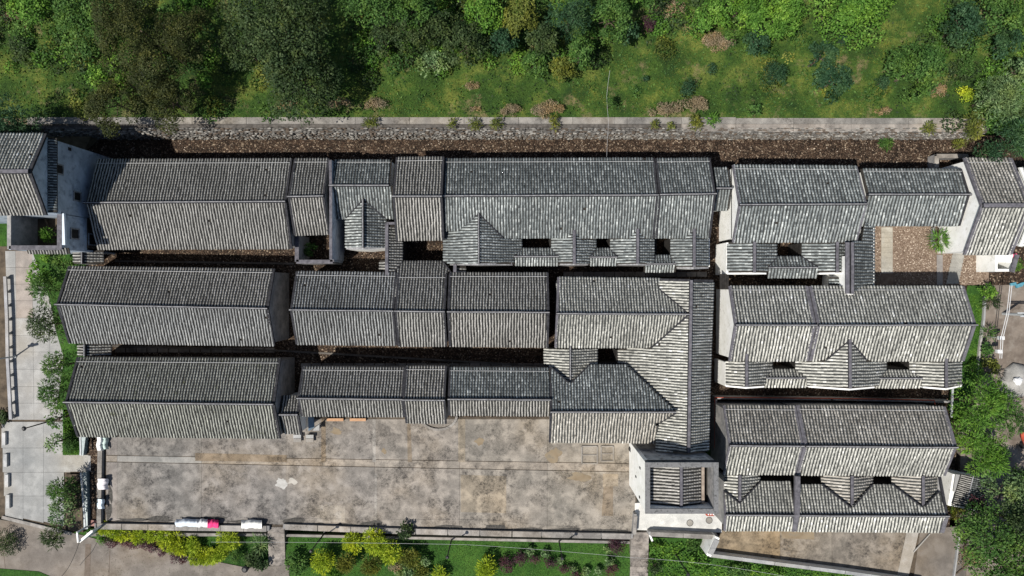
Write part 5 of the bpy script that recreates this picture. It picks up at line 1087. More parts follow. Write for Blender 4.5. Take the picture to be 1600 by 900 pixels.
# ------------------------------------------------------------------ trees, shrubs, ground cover
VR = np.random.RandomState(23)
def leaves(C, Rr, n, ln, wd, spiky=0.0, flat=0.6, droop=0.0, tb=0.0):
    """leaf quads on the upper surfaces of clumps C (k,3) with radii Rr (k,)"""
    k = len(C); w = Rr ** 2; idx = VR.choice(k, n, p=w / w.sum())
    th = VR.uniform(0, 2 * math.pi, n); cz = VR.uniform(-0.45, 1, n); sz = np.sqrt(1 - cz ** 2)
    D = np.stack([sz * np.cos(th), sz * np.sin(th), cz], 1); rr = Rr[idx] * (VR.uniform(0.55, 1.08, n) ** 0.6)
    P = C[idx] + D * rr[:, None] * np.array([1, 1, .85])
    ct = VR.normal(0, .13, k)[idx]
    nrm = D * (1 - flat) + np.array([0, 0, flat]) + VR.normal(0, .38, (n, 3)); nrm /= np.linalg.norm(nrm, axis=1)[:, None]
    rv = VR.normal(0, 1, (n, 3)) * (1 - spiky) + (D + np.array([0, 0, .3 - droop])) * (0.4 + 1.6 * spiky)
    a = rv - nrm * (rv * nrm).sum(1)[:, None] * (1 - spiky * .6); a /= np.linalg.norm(a, axis=1)[:, None]; b = np.cross(nrm, a); b /= np.maximum(1e-6, np.linalg.norm(b, axis=1))[:, None]
    s = VR.uniform(.65, 1.3, n)[:, None]; a = a * ln * s; b = b * wd * .5 * s
    v = np.stack([P, P + a * .45 + b, P + a, P + a * .45 - b], 1).reshape(-1, 3)
    q = np.arange(4 * n).reshape(-1, 4)
    t = np.clip(.42 + tb + ct + VR.normal(0, .17, n), 0, 1)
    return v, q, t

STY = {  # leaf length, width, density per m2, spiky, clump radius share, droop
 'broad': (.19, .12, 115, 0.0, .27, 0), 'fine': (.13, .08, 210, 0.0, .22, 0), 'feather': (.30, .065, 120, .55, .30, .25),
 'spike': (.25, .06, 260, .8, .42, .1), 'sparse': (.20, .12, 60, .1, .25, 0), 'tiny': (.11, .06, 240, .1, .35, 0), 'palm': (.55, .07, 70, .95, .6, .35)}
def crown(parent, c, rx, ry, h, kind, style, name='crown', lobes=None, k=None):
    ln, wd, den, sp, cr, dr = STY[style]; R_ = (rx + ry) / 2
    K = k or max(7, int(24 * max(1, R_ / 1.5)))
    C = []; rc = []
    L = lobes or [(0, 0, 1)]
    for i in range(K):
        lx, ly, lr = L[i % len(L)]
        u = VR.uniform(0, 1) ** .55; a = VR.uniform(0, 2 * math.pi); q = u * (1 - cr * .8) * lr
        zz = math.sqrt(max(0, 1 - u * u)) * VR.uniform(.45, 1)
        C.append((c.x + rx * (lx + q * math.cos(a)), c.y + ry * (ly + q * math.sin(a)), c.z + h * .5 * (zz - .35))); rc.append(R_ * cr * VR.uniform(.65, 1.2) * (lr ** .5))
    C = np.array(C); rc = np.array(rc); n = int(den * math.pi * rx * ry * 1.75)
    v, q, t = leaves(C, rc, max(60, n), ln, wd, sp, .45, dr)
    me = np_mesh(name, v, q, [LF[kind]], t); return link(name, me, parent)
def trunk(parent, base, c, h, r, name='trunk', lr=1.0):
    k = MB(); top = Vector((c.x, c.y, c.z - .1 * h)); mid = base.lerp(top, .5) + Vector((VR.uniform(-.1, .1) * r * 4, VR.uniform(-.1, .1) * r * 4, 0))
    k.tube([base - Vector((0, 0, .1)), mid, top], [r, r * .75, r * .45], 7); R_ = lr
    for i in range(5):
        a = i * 1.26 + VR.uniform(-.3, .3); e = mid.lerp(top, .4 + .12 * i)
        k.tube([e, e + Vector((math.cos(a) * R_ * .6, math.sin(a) * R_ * .6, R_ * .45)), e + Vector((math.cos(a) * R_, math.sin(a) * R_, R_ * .6))], [r * .4, r * .25, r * .1], 5)
    return k.build(name, BARK, parent)
def plant(px, py, rpx, h, *a_, **k_):
    if py > 828 and px < 1300 and a_[1] in ('spike', 'tiny', 'broad', 'palm'): rpx *= 1.04; k_ = dict(k_, ry=k_['ry'] * 1.04) if k_.get('ry') else k_
    return plant_(px, py, rpx, h, *a_, **k_)
def plant_(px, py, rpx, h, kind, style, label, name='shrub', cat=None, base=None, ry=None, lobes=None, group=None, tall=None):
    """tree or shrub whose crown is seen at px,py with radius rpx pixels; h = height of its top"""
    def bz(p): return hz(p.x, p.y) if base is None else base
    z0 = bz(W(px, py, 2.6 if base is None else base)); c = W(px, py, z0 + h * .6); z0 = bz(c); c = W(px, py, z0 + h * .6); k_ = S * (H - c.z) / H
    e = empty(name, (c.x, c.y, z0), label, cat or name.replace('_', ' '), group)
    crown(e, c, rpx * k_, (ry or rpx) * k_, h * .8, kind, style, 'crown' if 'tree' in name else 'foliage', lobes)
    trunk(e, Vector((c.x, c.y, z0)), c, h * .8, .04 + .022 * h, 'trunk' if 'tree' in name else 'stem', min(h * .3, rpx * k_ * .45)); return e

V = [
 # hill, left to right
 (238, 62, 98, 9, 'olive', 'fine', 'largest olive-brown tree on the hill above the tower house', 'broadleaf_tree', dict(lobes=[(0, 0, .95), (-.45, .35, .55), (.5, .1, .5), (.05, -.5, .6)])),
 (178, 160, 52, 5.5, 'olive', 'fine', 'olive-brown tree overhanging the kerb right behind the tower house', 'broadleaf_tree', {}),
 (265, 158, 48, 6, 'olive', 'fine', 'olive-brown tree overhanging the kerb just right of its twin behind the tower house', 'broadleaf_tree', {}),
 (440, 45, 92, 9, 'deep', 'broad', 'largest dark green tree on the hill, right of the olive-brown one', 'broadleaf_tree', dict(lobes=[(0, 0, .9), (-.5, .2, .5), (.3, .4, .5), (.1, -.4, .6)])),
 (468, 128, 66, 7, 'deep', 'broad', 'dark green tree on the hill reaching down towards the two pinkish dry shrubs', 'broadleaf_tree', {}),
 (375, 70, 40, 6, 'deep', 'broad', 'dark green tree wedged between the two largest trees of the hill', 'broadleaf_tree', {}),
 (120, 25, 42, 4, 'green', 'broad', 'green shrub at the top edge, left of the huge olive-brown tree', 'shrub', {}),
 (165, 30, 40, 4.5, 'green', 'broad', 'green shrub at the top edge touching the huge olive-brown tree', 'shrub', {}),
 (125, 78, 34, 3, 'green', 'sparse', 'loose green shrub halfway up the hill left of the olive-brown tree', 'shrub', {}),
 (45, 10, 36, 3, 'bright', 'broad', 'bright green shrub in the top left corner', 'shrub', {}),
 (158, 122, 24, 4.5, 'bright', 'broad', 'bright yellow-green sapling in front of the olive-brown tree, left one', 'sapling', {}),
 (196, 128, 18, 4.5, 'bright', 'broad', 'bright yellow-green sapling in front of the olive-brown tree, right one', 'sapling', {}),
 (318, 125, 14, 1.5, 'bright', 'broad', 'small light green bush in the dark gap right of the olive-brown tree', 'shrub', {}),
 (18, 190, 46, 6, 'blue', 'feather', 'dark feathery tree above the roof in the left corner', 'broadleaf_tree', {}),
 (585, -5, 60, 7, 'green', 'broad', 'green tree cut by the top edge right of the dark green tree', 'broadleaf_tree', {}),
 (648, 8, 38, 6, 'green', 'broad', 'green tree at the top edge left of the picture centre', 'broadleaf_tree', {}),
 (600, 60, 26, 3, 'deep', 'broad', 'dark bush beside the black hollow on the hill', 'shrub', {}),
 (640, 48, 34, 4.5, 'deep', 'broad', 'dark green tree in the middle thicket of the hill, leftmost', 'broadleaf_tree', {}),
 (690, 45, 34, 5, 'deep', 'broad', 'dark green tree in the middle thicket, between an orange scrub patch and a green tree', 'broadleaf_tree', {}),
 (728, 70, 38, 4.5, 'deep', 'broad', 'dark green tree in the middle thicket above the small dry grass tuft', 'broadleaf_tree', {}),
 (676, 100, 27, 3, 'silver', 'sparse', 'pale spotted shrub on the grass below the middle thicket', 'shrub', {}),
 (757, 18, 34, 5, 'bright', 'broad', 'bright green tree at the top edge in the middle thicket', 'broadleaf_tree', {}),
 (786, 62, 26, 4, 'blue', 'broad', 'blue-green tree in the middle thicket', 'broadleaf_tree', {}),
 (812, 25, 34, 5, 'ochre', 'broad', 'ochre-green tree at the top edge between green ones', 'broadleaf_tree', {}),
 (848, 62, 30, 4.5, 'deep', 'broad', 'dark tree of the thicket, just left of the rounded bright one', 'broadleaf_tree', {}),
 (838, 100, 24, 2.5, 'green', 'broad', 'low green shrub at the lower rim of the middle thicket, under the dark tree', 'shrub', {}),
 (880, 108, 24, 2.5, 'ochre', 'broad', 'ochre-green shrub at the lower rim of the middle thicket', 'shrub', {}),
 (908, 82, 25, 5, 'green', 'broad', 'rounded brighter green tree at the right end of the middle thicket', 'broadleaf_tree', {}),
 (892, 22, 36, 6, 'blue', 'feather', 'dark bluish palm-like tree at the top edge', 'broadleaf_tree', {}),
 (952, 28, 38, 5.5, 'green', 'broad', 'green tree right of the dark palm-like one at the top edge', 'broadleaf_tree', {}),
 (980, 48, 22, 4, 'blue', 'broad', 'small blue-green tree at the right rim of the middle thicket', 'broadleaf_tree', {}),
 (1012, 38, 14, 1.6, 'purple', 'tiny', 'small dark brown shrub on the open grass right of the thicket', 'shrub', {}),
 (953, 162, 11, 2.2, 'green', 'tiny', 'small round bright bush standing alone at the kerb under the wire', 'shrub', {}),
 (1178, 172, 12, 1.8, 'green', 'broad', 'small leafy plant at the kerb, right of the long dry shrub', 'shrub', {}),
 (1075, 137, 16, 1.2, 'blue', 'tiny', 'low dark bush on the grass slope above the long dry shrub', 'shrub', {}),
 (1112, 108, 10, 1.0, 'blue', 'tiny', 'tiny dark bush alone on the yellowish grass', 'shrub', {}),
 (1008, 122, 7, .9, 'blue', 'tiny', 'tiniest dark bush on the sunlit grass', 'shrub', {}),
 (1112, 28, 30, 3.5, 'bright', 'broad', 'bright green bush at the left end of the bright thicket', 'shrub', {}),
 (1160, 8, 38, 4, 'bright', 'broad', 'bright green bush cut by the top edge in the bright thicket', 'shrub', {}),
 (1218, 22, 46, 4.5, 'bright', 'broad', 'largest bright green bush of the thicket right of centre', 'shrub', {}),
 (1150, 48, 18, 2, 'green', 'broad', 'low green bush under the bright thicket', 'shrub', {}),
 (1182, 62, 24, 3, 'blue', 'broad', 'blue-green bush under the bright thicket', 'shrub', {}),
 (1340, 5, 68, 6, 'bright', 'broad', 'wide bright green tree cut by the top edge on the right of the hill', 'broadleaf_tree', {}),
 (1212, 118, 24, 2.5, 'blue', 'tiny', 'dark blue-green bush on the grass left of the broad-leaved one', 'shrub', {}),
 (1284, 88, 26, 4, 'blue', 'broad', 'upper crown of the pair of dark bluish trees on the grass', 'broadleaf_tree', {}),
 (1302, 126, 32, 4, 'blue', 'broad', 'lower, wider one of the pair of dark bluish trees on the grass', 'broadleaf_tree', {}),
 (1316, 62, 12, 2, 'blue', 'tiny', 'small dark bush just above the pair of bluish trees', 'shrub', {}),
 (1432, 108, 50, 5, 'green', 'broad', 'round dense green tree standing alone on the right of the hill', 'broadleaf_tree', {}),
 (1378, 128, 14, 1.5, 'blue', 'tiny', 'small dark bush touching the left side of the round lone tree', 'shrub', {}),
 (1508, 38, 36, 4.5, 'blue', 'broad', 'bluish green tree near the upper right corner', 'broadleaf_tree', {}),
 (1560, 15, 42, 5, 'green', 'broad', 'green tree in the upper right corner', 'broadleaf_tree', {}),
 (1575, 65, 26, 3, 'blue', 'broad', 'bluish shrub at the right edge, below the corner tree', 'shrub', {}),
 (1510, 105, 16, 1.5, 'green', 'tiny', 'low green bush on the grass right of the round lone tree', 'shrub', {}),
 (1560, 150, 40, 5, 'silver', 'feather', 'pale feathery tree at the right edge above the wall end', 'broadleaf_tree', {}),
 (1592, 112, 26, 4, 'silver', 'broad', 'pale green shrub at the right edge above the feathery tree', 'shrub', {}),
 (1508, 148, 14, 1, 'yellow', 'tiny', 'small yellow-green weed patch near the wall end', 'shrub', {}),
 (1520, 198, 20, 1.6, 'ochre', 'feather', 'ochre weeds at the right end of the retaining wall', 'shrub', {}),
 # dry shrubs
 (447, 164, 15, 1.2, 'dry', 'tiny', 'pinkish dry shrub at the kerb below the dark green tree', 'dry_shrub', {}),
 (530, 161, 17, 1.3, 'dry', 'tiny', 'left one of the two larger pinkish dry shrubs at the kerb', 'dry_shrub', {}),
 (585, 163, 19, 1.4, 'dry', 'tiny', 'right one of the two larger pinkish dry shrubs at the kerb', 'dry_shrub', {}),
 (738, 134, 12, .7, 'dry', 'tiny', 'dry tuft alone on the grass below the middle thicket', 'dry_shrub', {}),
 (742, 170, 8, .6, 'dry', 'tiny', 'smallest dry tuft close to the kerb', 'dry_shrub', {}),
 (797, 172, 18, 1.0, 'dry', 'tiny', 'low dry shrub at the kerb left of the largest dry shrub', 'dry_shrub', dict(ry=8)),
 (852, 171, 27, 1.4, 'dry', 'tiny', 'dry shrub at the kerb directly north of the dark blue-grey roof', 'dry_shrub', dict(ry=11)),
 (1040, 172, 24, 1.0, 'dry', 'tiny', 'flat dry shrub at the kerb, left half of the long one', 'dry_shrub', dict(ry=8)),
 (1085, 164, 25, 1.5, 'dry', 'tiny', 'tall dry shrub at the kerb, right half of the long one', 'dry_shrub', dict(ry=14)),
 (1381, 173, 12, .9, 'dry', 'tiny', 'dry tuft at the kerb below the round lone tree', 'dry_shrub', {}),
 (1045, 14, 26, .6, 'dry', 'tiny', 'flat dry patch of scrub at the top edge', 'dry_shrub', {}),
 (1118, 66, 30, .5, 'dry', 'tiny', 'largest flat dry patch of scrub under the bright thicket', 'dry_shrub', {}),
 (718, 38, 14, 1.0, 'dry', 'tiny', 'orange-brown scrub in the middle thicket', 'dry_shrub', {}),
 (595, 62, 9, .8, 'dry', 'tiny', 'small brown scrub beside the black hollow', 'dry_shrub', {}),
 (1465, 142, 18, .8, 'dry', 'tiny', 'brown earth-coloured scrub right below the round lone tree', 'dry_shrub', dict(ry=9)),
 (18, 22, 24, .8, 'dry', 'tiny', 'reddish dry scrub in the top left corner', 'dry_shrub', {}),
 # weeds on the wall top
 (580, 192, 14, .8, 'ochre', 'feather', 'ochre weeds on the wall top above the left pavilion', 'wall_weed', dict(ry=8)),
 (706, 193, 9, .7, 'ochre', 'feather', 'ochre weeds on the wall top, left end of the row of three tufts', 'wall_weed', dict(ry=6)),
 (742, 194, 14, .7, 'ochre', 'feather', 'wide ochre weeds in the middle of the row of three tufts', 'wall_weed', dict(ry=6)),
 (776, 193, 11, .8, 'ochre', 'feather', 'ochre weeds on the wall top, right end of the row of three tufts', 'wall_weed', dict(ry=8)),
 (865, 192, 7, .9, 'ochre', 'feather', 'narrow ochre weed hanging over the wall top below the large dry shrub', 'wall_weed', dict(ry=12)),
 (1022, 193, 7, .7, 'ochre', 'feather', 'small ochre weed on the wall top, left of its darker twin', 'wall_weed', {}),
 (1048, 197, 6, .6, 'ochre', 'feather', 'smallest ochre weed on the wall top', 'wall_weed', {}),
 (1088, 192, 13, .7, 'ochre', 'feather', 'ochre weed patch on the wall top below the tall dry shrub', 'wall_weed', {}),
 (1114, 186, 10, .9, 'bright', 'feather', 'green-yellow weed at the kerb beside the tall dry shrub', 'wall_weed', {}),
 (1451, 200, 12, .5, 'ochre', 'feather', 'ochre weed cushion on the broad pale ledge', 'wall_weed', dict(ry=8)),
]
for px, py, r, h, kd, st, lab, nm, kw in V:
    if nm == 'wall_weed': kw = dict(kw, base=2.6)
    cat = {'broadleaf_tree': 'tree', 'dry_shrub': 'dry shrub', 'wall_weed': 'weed', 'sapling': 'young tree'}.get(nm, 'shrub')
    if nm == 'dry_shrub': kw = dict(lobes=[(0, 0, .8), (.45, .1, .6), (-.4, -.15, .65), (.1, .3, .5)], ry=r * .62, **{k_: v_ for k_, v_ in kw.items() if k_ != 'ry'}); h *= .7; r *= 1.15
    plant(px, py, r, h, kd, st, lab, nm, cat, **kw)
V2 = [
 (1386, 222, 13, .8, 'green', 'feather', 0, 'green weed patch growing at the foot of the retaining wall', 'weed_patch', {}),
 (1500, 222, 12, .6, 'ochre', 'feather', 0, 'ochre weed patch at the wall foot near the dark right corner', 'weed_patch', {}),
 (1583, 215, 34, 6, 'blue', 'feather', 0, 'dark drooping tree over the tan roof of the right tower house', 'broadleaf_tree', {}),
 (1548, 238, 18, 6.2, 'blue', 'feather', 0, 'dark drooping branch clump touching the roof of the right tower house', 'broadleaf_tree', {}),
 # plaza trees
 (58, 428, 20, 2.2, 'bright', 'broad', -.06, 'bright green bush at the top of the plaza, left one', 'shrub', {}),
 (97, 412, 20, 2.4, 'green', 'broad', -.06, 'green bush against the roofless yard of the tower house', 'shrub', {}),
 (72, 398, 12, 1.5, 'bright', 'broad', -.06, 'small bright bush under the tiled coping of the yard wall', 'shrub', {}),
 (73, 453, 27, 4.0, 'green', 'feather', -.06, 'topmost feathery tree on the plaza beside the left middle hall', 'feathery_tree', {}),
 (72, 507, 30, 4.4, 'deep', 'feather', -.06, 'widest feathery tree on the plaza, at the pointed gable', 'feathery_tree', {}),
 (90, 572, 26, 4.2, 'green', 'feather', -.06, 'feathery tree on the plaza below the lower small gate roof', 'feathery_tree', {}),
 (86, 615, 28, 4.2, 'green', 'feather', -.06, 'feathery tree on the plaza beside the ridge end of the front hall', 'feathery_tree', {}),
 (88, 655, 16, 3.6, 'green', 'sparse', -.06, 'thin feathery tree on the plaza behind the black lamp', 'feathery_tree', {}),
 (84, 692, 16, 3.4, 'silver', 'sparse', -.06, 'sparse pale tree on the plaza just above the entrance slab', 'feathery_tree', {}),
 (97, 765, 22, 3.4, 'green', 'feather', 0, 'upper one of the two feathery trees below the entrance slab', 'feathery_tree', {}),
 (98, 803, 26, 3.4, 'silver', 'sparse', 0, 'lower one of the two feathery trees below the entrance slab', 'feathery_tree', {}),
 (86, 838, 20, 2.8, 'deep', 'feather', -.6, 'dark feathery shrub where the plaza meets the road', 'shrub', {}),
 (114, 775, 14, 1.2, 'deep', 'broad', 0, 'low dark hedge inside the lower planting bed of the plaza', 'shrub', dict(ry=30)),
 (108, 695, 12, .8, 'green', 'tiny', 0, 'low green planting in the upper bed of the plaza', 'shrub', dict(ry=22)),
 (8, 850, 22, 1.2, 'deep', 'tiny', -.9, 'dark bush at the extreme bottom left by the road', 'shrub', {}),
 (-2, 655, 18, 2.0, 'deep', 'broad', -.9, 'dark bush left of the balustrade end at the left edge', 'shrub', {}),
 # yard plants
 (74, 367, 11, 1.2, 'bright', 'spike', 4.0, 'bright bushy plant inside the roofless yard of the tower house', 'yard_plant', {}),
 (109, 352, 8, 2.0, 'deep', 'feather', 3.2, 'dark creeper on the shaded blue-grey tower wall', 'creeper', dict(ry=20)),
 (480, 389, 13, 2.2, 'green', 'broad', .0, 'green plant growing in the roofless yard of the narrow section', 'yard_plant', {}),
 (1468, 374, 12, 1.5, 'bright', 'palm', .2, 'small bright palm in the planter of the sunny court', 'palm_plant', dict(ry=17)),
 # garden, left group
 (407, 850, 11, 1.5, 'silver', 'palm', GZ, 'silvery star-shaped palm left of the first steps', 'palm_plant', {}),
 (357, 843, 17, 1.6, 'yellow', 'spike', GZ, 'round yellow bush standing alone below the pink cloth', 'shrub', {}),
 (395, 872, 16, 1.2, 'deep', 'broad', GZ, 'dark green shrub on the road edge above the black bin', 'shrub', {}),
 (408, 880, 12, 1.0, 'deep', 'broad', GZ, 'dark green shrub immediately left of the foot of the first steps', 'shrub', {}),
 (367, 868, 14, 1.2, 'green', 'tiny', GZ, 'green shrub between the yellow hedge and the dark shrubs', 'shrub', {}),
 (505, 878, 18, 2.0, 'yellow', 'spike', GZ, 'yellow-green bush nearest the right side of the first steps', 'shrub', {}),
 (463, 882, 20, 1.5, 'green', 'broad', GZ, 'green leafy bush at the bottom beside the first steps', 'shrub', {}),
 (552, 848, 16, 2.0, 'yellow', 'spike', GZ, 'left one of the upper yellow-green bushes below the low wall', 'shrub', {}),
 (588, 846, 20, 2.6, 'yellow', 'spike', GZ, 'largest of the upper yellow-green bushes below the low wall', 'shrub', {}),
 (608, 862, 17, 2.3, 'yellow', 'spike', GZ, 'brightest yellow bush attached to the lower right of the largest one', 'shrub', {}),
 (632, 829, 14, 2.4, 'deep', 'broad', GZ, 'dark shrub leaning over the low garden wall', 'shrub', {}),
 (541, 880, 15, 1.8, 'ochre', 'spike', GZ, 'ochre-green bush in the lower row, second from the steps', 'shrub', {}),
 (579, 882, 16, 1.8, 'ochre', 'spike', GZ, 'ochre-green bush in the lower row, below the largest yellow bush', 'shrub', {}),
 (522, 896, 14, 1.4, 'bright', 'spike', GZ, 'bright green bush cut by the bottom edge in the lower row', 'shrub', {}),
 (618, 886, 11, 1.2, 'dry', 'tiny', GZ, 'brownish bush in the lower row of the garden', 'shrub', {}),
 (640, 872, 16, 1.8, 'ochre', 'spike', GZ, 'ochre-green bush at the right end of the upper row', 'shrub', {}),
 (665, 877, 8, 1.2, 'silver', 'broad', GZ, 'small silvery plant right of the ochre bushes', 'shrub', {}),
 (632, 895, 15, 1.4, 'silver', 'broad', GZ, 'silvery leafy bush cut by the bottom edge', 'shrub', {}),
 (657, 895, 12, 1.2, 'ochre', 'spike', GZ, 'small ochre bush at the bottom right of the silvery one', 'shrub', {}),
 (688, 897, 11, 1.2, 'yellow', 'spike', GZ, 'small yellow bush cut by the bottom edge, beneath the second lamp', 'shrub', {}),
 (757, 885, 17, 1.8, 'yellow', 'spike', GZ, 'spiky bright yellow bush left of the purple shrubs', 'shrub', {}),
 (791, 882, 15, 1.0, 'purple', 'tiny', GZ, 'purple shrub next to the spiky yellow bush', 'shrub', {}),
 (812, 872, 13, 1.0, 'purple', 'tiny', GZ, 'purple shrub at the top of the purple arc', 'shrub', {}),
 (835, 874, 12, .9, 'purple', 'tiny', GZ, 'purple shrub in the middle of the purple arc', 'shrub', dict(ry=7)),
 (860, 879, 12, 1.0, 'purple', 'tiny', GZ, 'purple shrub at the foot of the third garden lamp', 'shrub', dict(ry=9)),
 (882, 889, 12, .9, 'purple', 'tiny', GZ, 'low purple shrub just right of the third garden lamp', 'shrub', dict(ry=7)),
 (900, 898, 11, .9, 'purple', 'tiny', GZ, 'purple shrub cut by the bottom edge', 'shrub', dict(ry=6)),
 (964, 852, 13, 1.4, 'purple', 'tiny', GZ, 'tall purple hedge along the left side of the gate steps', 'hedge', dict(ry=19)),
 (955, 891, 13, 1.0, 'purple', 'tiny', GZ, 'purple shrub at the foot of the gate steps', 'shrub', dict(ry=9)),
 (826, 862, 8, .9, 'silver', 'broad', GZ, 'first small silvery plant from the left above the purple arc', 'small_plant', {}),
 (852, 864, 7, .9, 'silver', 'broad', GZ, 'second small silvery plant from the left above the purple arc', 'small_plant', {}),
 (876, 877, 6, .8, 'silver', 'broad', GZ, 'small silvery plant right below the third garden lamp', 'small_plant', {}),
 (896, 889, 7, .8, 'silver', 'broad', GZ, 'silvery plant on the lower slope of the purple arc, left', 'small_plant', {}),
 (916, 893, 7, .8, 'silver', 'broad', GZ, 'silvery plant on the lower slope of the purple arc, middle', 'small_plant', {}),
 (935, 892, 7, .8, 'silver', 'broad', GZ, 'silvery plant on the lower slope of the purple arc, right', 'small_plant', {}),
 (951, 878, 8, .9, 'silver', 'broad', GZ, 'silvery plant against the tall purple hedge, lower', 'small_plant', {}),
 (949, 860, 6, .9, 'silver', 'broad', GZ, 'silvery plant against the tall purple hedge, upper', 'small_plant', {}),
 (1025, 856, 12, 1.0, 'bright', 'sparse', GZ, 'light spotted shrub right beside the top of the gate steps', 'shrub', {}),
 (1023, 885, 14, 1.2, 'deep', 'sparse', GZ, 'dark shrub right beside the lower gate steps', 'shrub', {}),
 (1080, 850, 14, 1.2, 'green', 'broad', GZ, 'green shrub below the gate platform', 'shrub', {}),
 (1095, 880, 22, 1.2, 'bright', 'sparse', GZ, 'light green shrub below the short white end wall', 'shrub', {}),
 (1150, 892, 26, 1.0, 'green', 'broad', GZ, 'green shrub mass under the left end of the yard wall', 'shrub', dict(ry=12)),
 (1205, 897, 26, 1.0, 'bright', 'broad', GZ, 'green shrub mass under the middle of the yard wall', 'shrub', dict(ry=8)),
 # east side
 (1530, 632, 50, 6, 'bright', 'feather', 0, 'upper crown of the large feathery trees east of the right block', 'feathery_tree', dict(lobes=[(0, 0, .9), (.5, .3, .6), (-.3, -.4, .5)])),
 (1526, 702, 50, 6, 'bright', 'feather', 0, 'lower crown of the large feathery trees east of the right block', 'feathery_tree', dict(lobes=[(0, 0, .9), (.4, -.3, .6), (-.3, .4, .5)])),
 (1577, 655, 32, 5, 'green', 'feather', 0, 'feathery tree leaning over the earth road below the boulder', 'feathery_tree', {}),
 (1575, 775, 44, 6, 'silver', 'broad', 0, 'pale broad-leaved tree above the dark camphor trees', 'broadleaf_tree', {}),
 (1596, 745, 22, 5, 'green', 'broad', 0, 'green tree cut by the right edge near the scooter', 'broadleaf_tree', {}),
 (1546, 836, 54, 8, 'green', 'broad', 0, 'left large camphor tree in the bottom right corner', 'broadleaf_tree', {}),
 (1598, 820, 46, 8.5, 'deep', 'broad', 0, 'upper right large camphor tree at the right edge', 'broadleaf_tree', {}),
 (1578, 890, 60, 8, 'green', 'broad', 0, 'large camphor tree filling the extreme bottom right corner', 'broadleaf_tree', {}),
 (1545, 455, 14, 1.6, 'bright', 'broad', 0, 'bright bush at the top of the grass strip by the cobbled court', 'shrub', {}),
 (1549, 472, 10, 1.0, 'deep', 'palm', 0, 'dark potted palm on the earth road, topmost', 'palm_plant', {}),
 (1545, 518, 9, .9, 'green', 'palm', 0, 'small potted plant halfway down the grass strip kerb', 'palm_plant', {}),
 (1541, 545, 13, 1.2, 'green', 'broad', 0, 'green bush at the lower kerb of the grass strip', 'shrub', {}),
 (1548, 572, 16, 1.4, 'ochre', 'broad', 0, 'ochre-green bush above the feathery trees', 'shrub', {}),
 (1522, 580, 18, 1.6, 'bright', 'tiny', 0, 'bright green bush between the pale hall and the feathery trees', 'shrub', {}),
 (1478, 645, 0, 0, '', '', 0, '', '', {}),
 (1497, 650, 14, 1.4, 'bright', 'broad', 0, 'round-leaved shrub at the corner of the bottom right block', 'shrub', {}),
 (1497, 790, 16, 1.4, 'ochre', 'feather', 0, 'ochre bush between the bottom right block and the small shed', 'shrub', dict(ry=26)),
 (1527, 788, 16, 1.8, 'purple', 'sparse', 2.6, 'bare purplish branches lying over the small shed roof', 'shrub', {}),
 (1515, 872, 20, .4, 'dry', 'tiny', 0, 'rust-coloured dry leaves heaped round the fallen log', 'dry_shrub', {}),
 (1590, 412, 12, 1.4, 'green', 'broad', 0, 'green bush at the right edge beside the pink tarp', 'shrub', {}),
]
for px, py, r, h, kd, st, bz_, lab, nm, kw in V2:
    if not r: continue
    cat = {'broadleaf_tree': 'tree', 'feathery_tree': 'tree', 'dry_shrub': 'dry shrub', 'weed_patch': 'weeds', 'yard_plant': 'plant', 'palm_plant': 'palm', 'small_plant': 'plant'}.get(nm, nm)
    plant(px, py, r, h, kd, st, lab, nm, cat, base=bz_, **kw)
def hedge(lab, pts, kind, style, z, h, cat='hedge'):
    c0 = W(*pts[0][:2], z); e = empty('hedge', (c0.x, c0.y, z), lab, cat)
    C = []; R_ = []; n = 0; ln, wd, den, sp, cr, dr = STY[style]
    for x, y, r in pts:
        p = W(x, y, z + h * .5); rm = r * S * 1.15
        for i in range(5): a = VR.uniform(0, 6.28); u = VR.uniform(0, .6); C.append((p.x + rm * u * math.cos(a), p.y + rm * u * math.sin(a), p.z + VR.uniform(-.2, .15) * h)); R_.append(rm * VR.uniform(.35, .6))
        n += den * math.pi * rm * rm * 1.3
    v, q, t = leaves(np.array(C), np.array(R_), int(n), ln, wd, sp, .45, dr, .05); link('foliage', np_mesh('foliage', v, q, [LF[kind]], t), e)
    k = MB()
    for x, y, r in pts: p = W(x, y, z); k.tube([p, p + Vector((0, 0, h * .5))], [.05, .03], 5)
    k.build('stem', BARK, e)
hedge('winding yellow-green hedge along the road at the lower left', [(168, 826, 15), (190, 831, 15), (212, 836, 13), (234, 832, 13), (256, 838, 13), (272, 846, 15), (284, 860, 15), (300, 852, 13), (308, 868, 15), (330, 874, 14), (345, 865, 13)], 'yellow', 'spike', GZ, 1.3)
hedge('dark purple strip hedge below the yellow-green hedge at the road', [(176, 846, 11), (192, 848, 11), (208, 850, 11), (226, 850, 12), (242, 853, 12), (256, 861, 10), (272, 868, 11), (286, 872, 9)], 'purple', 'tiny', GZ, .9)
hedge('low bright ground hedge below the purple strip at the very left of the road', [(160, 843, 8), (158, 832, 7)], 'bright', 'tiny', GZ, .6)

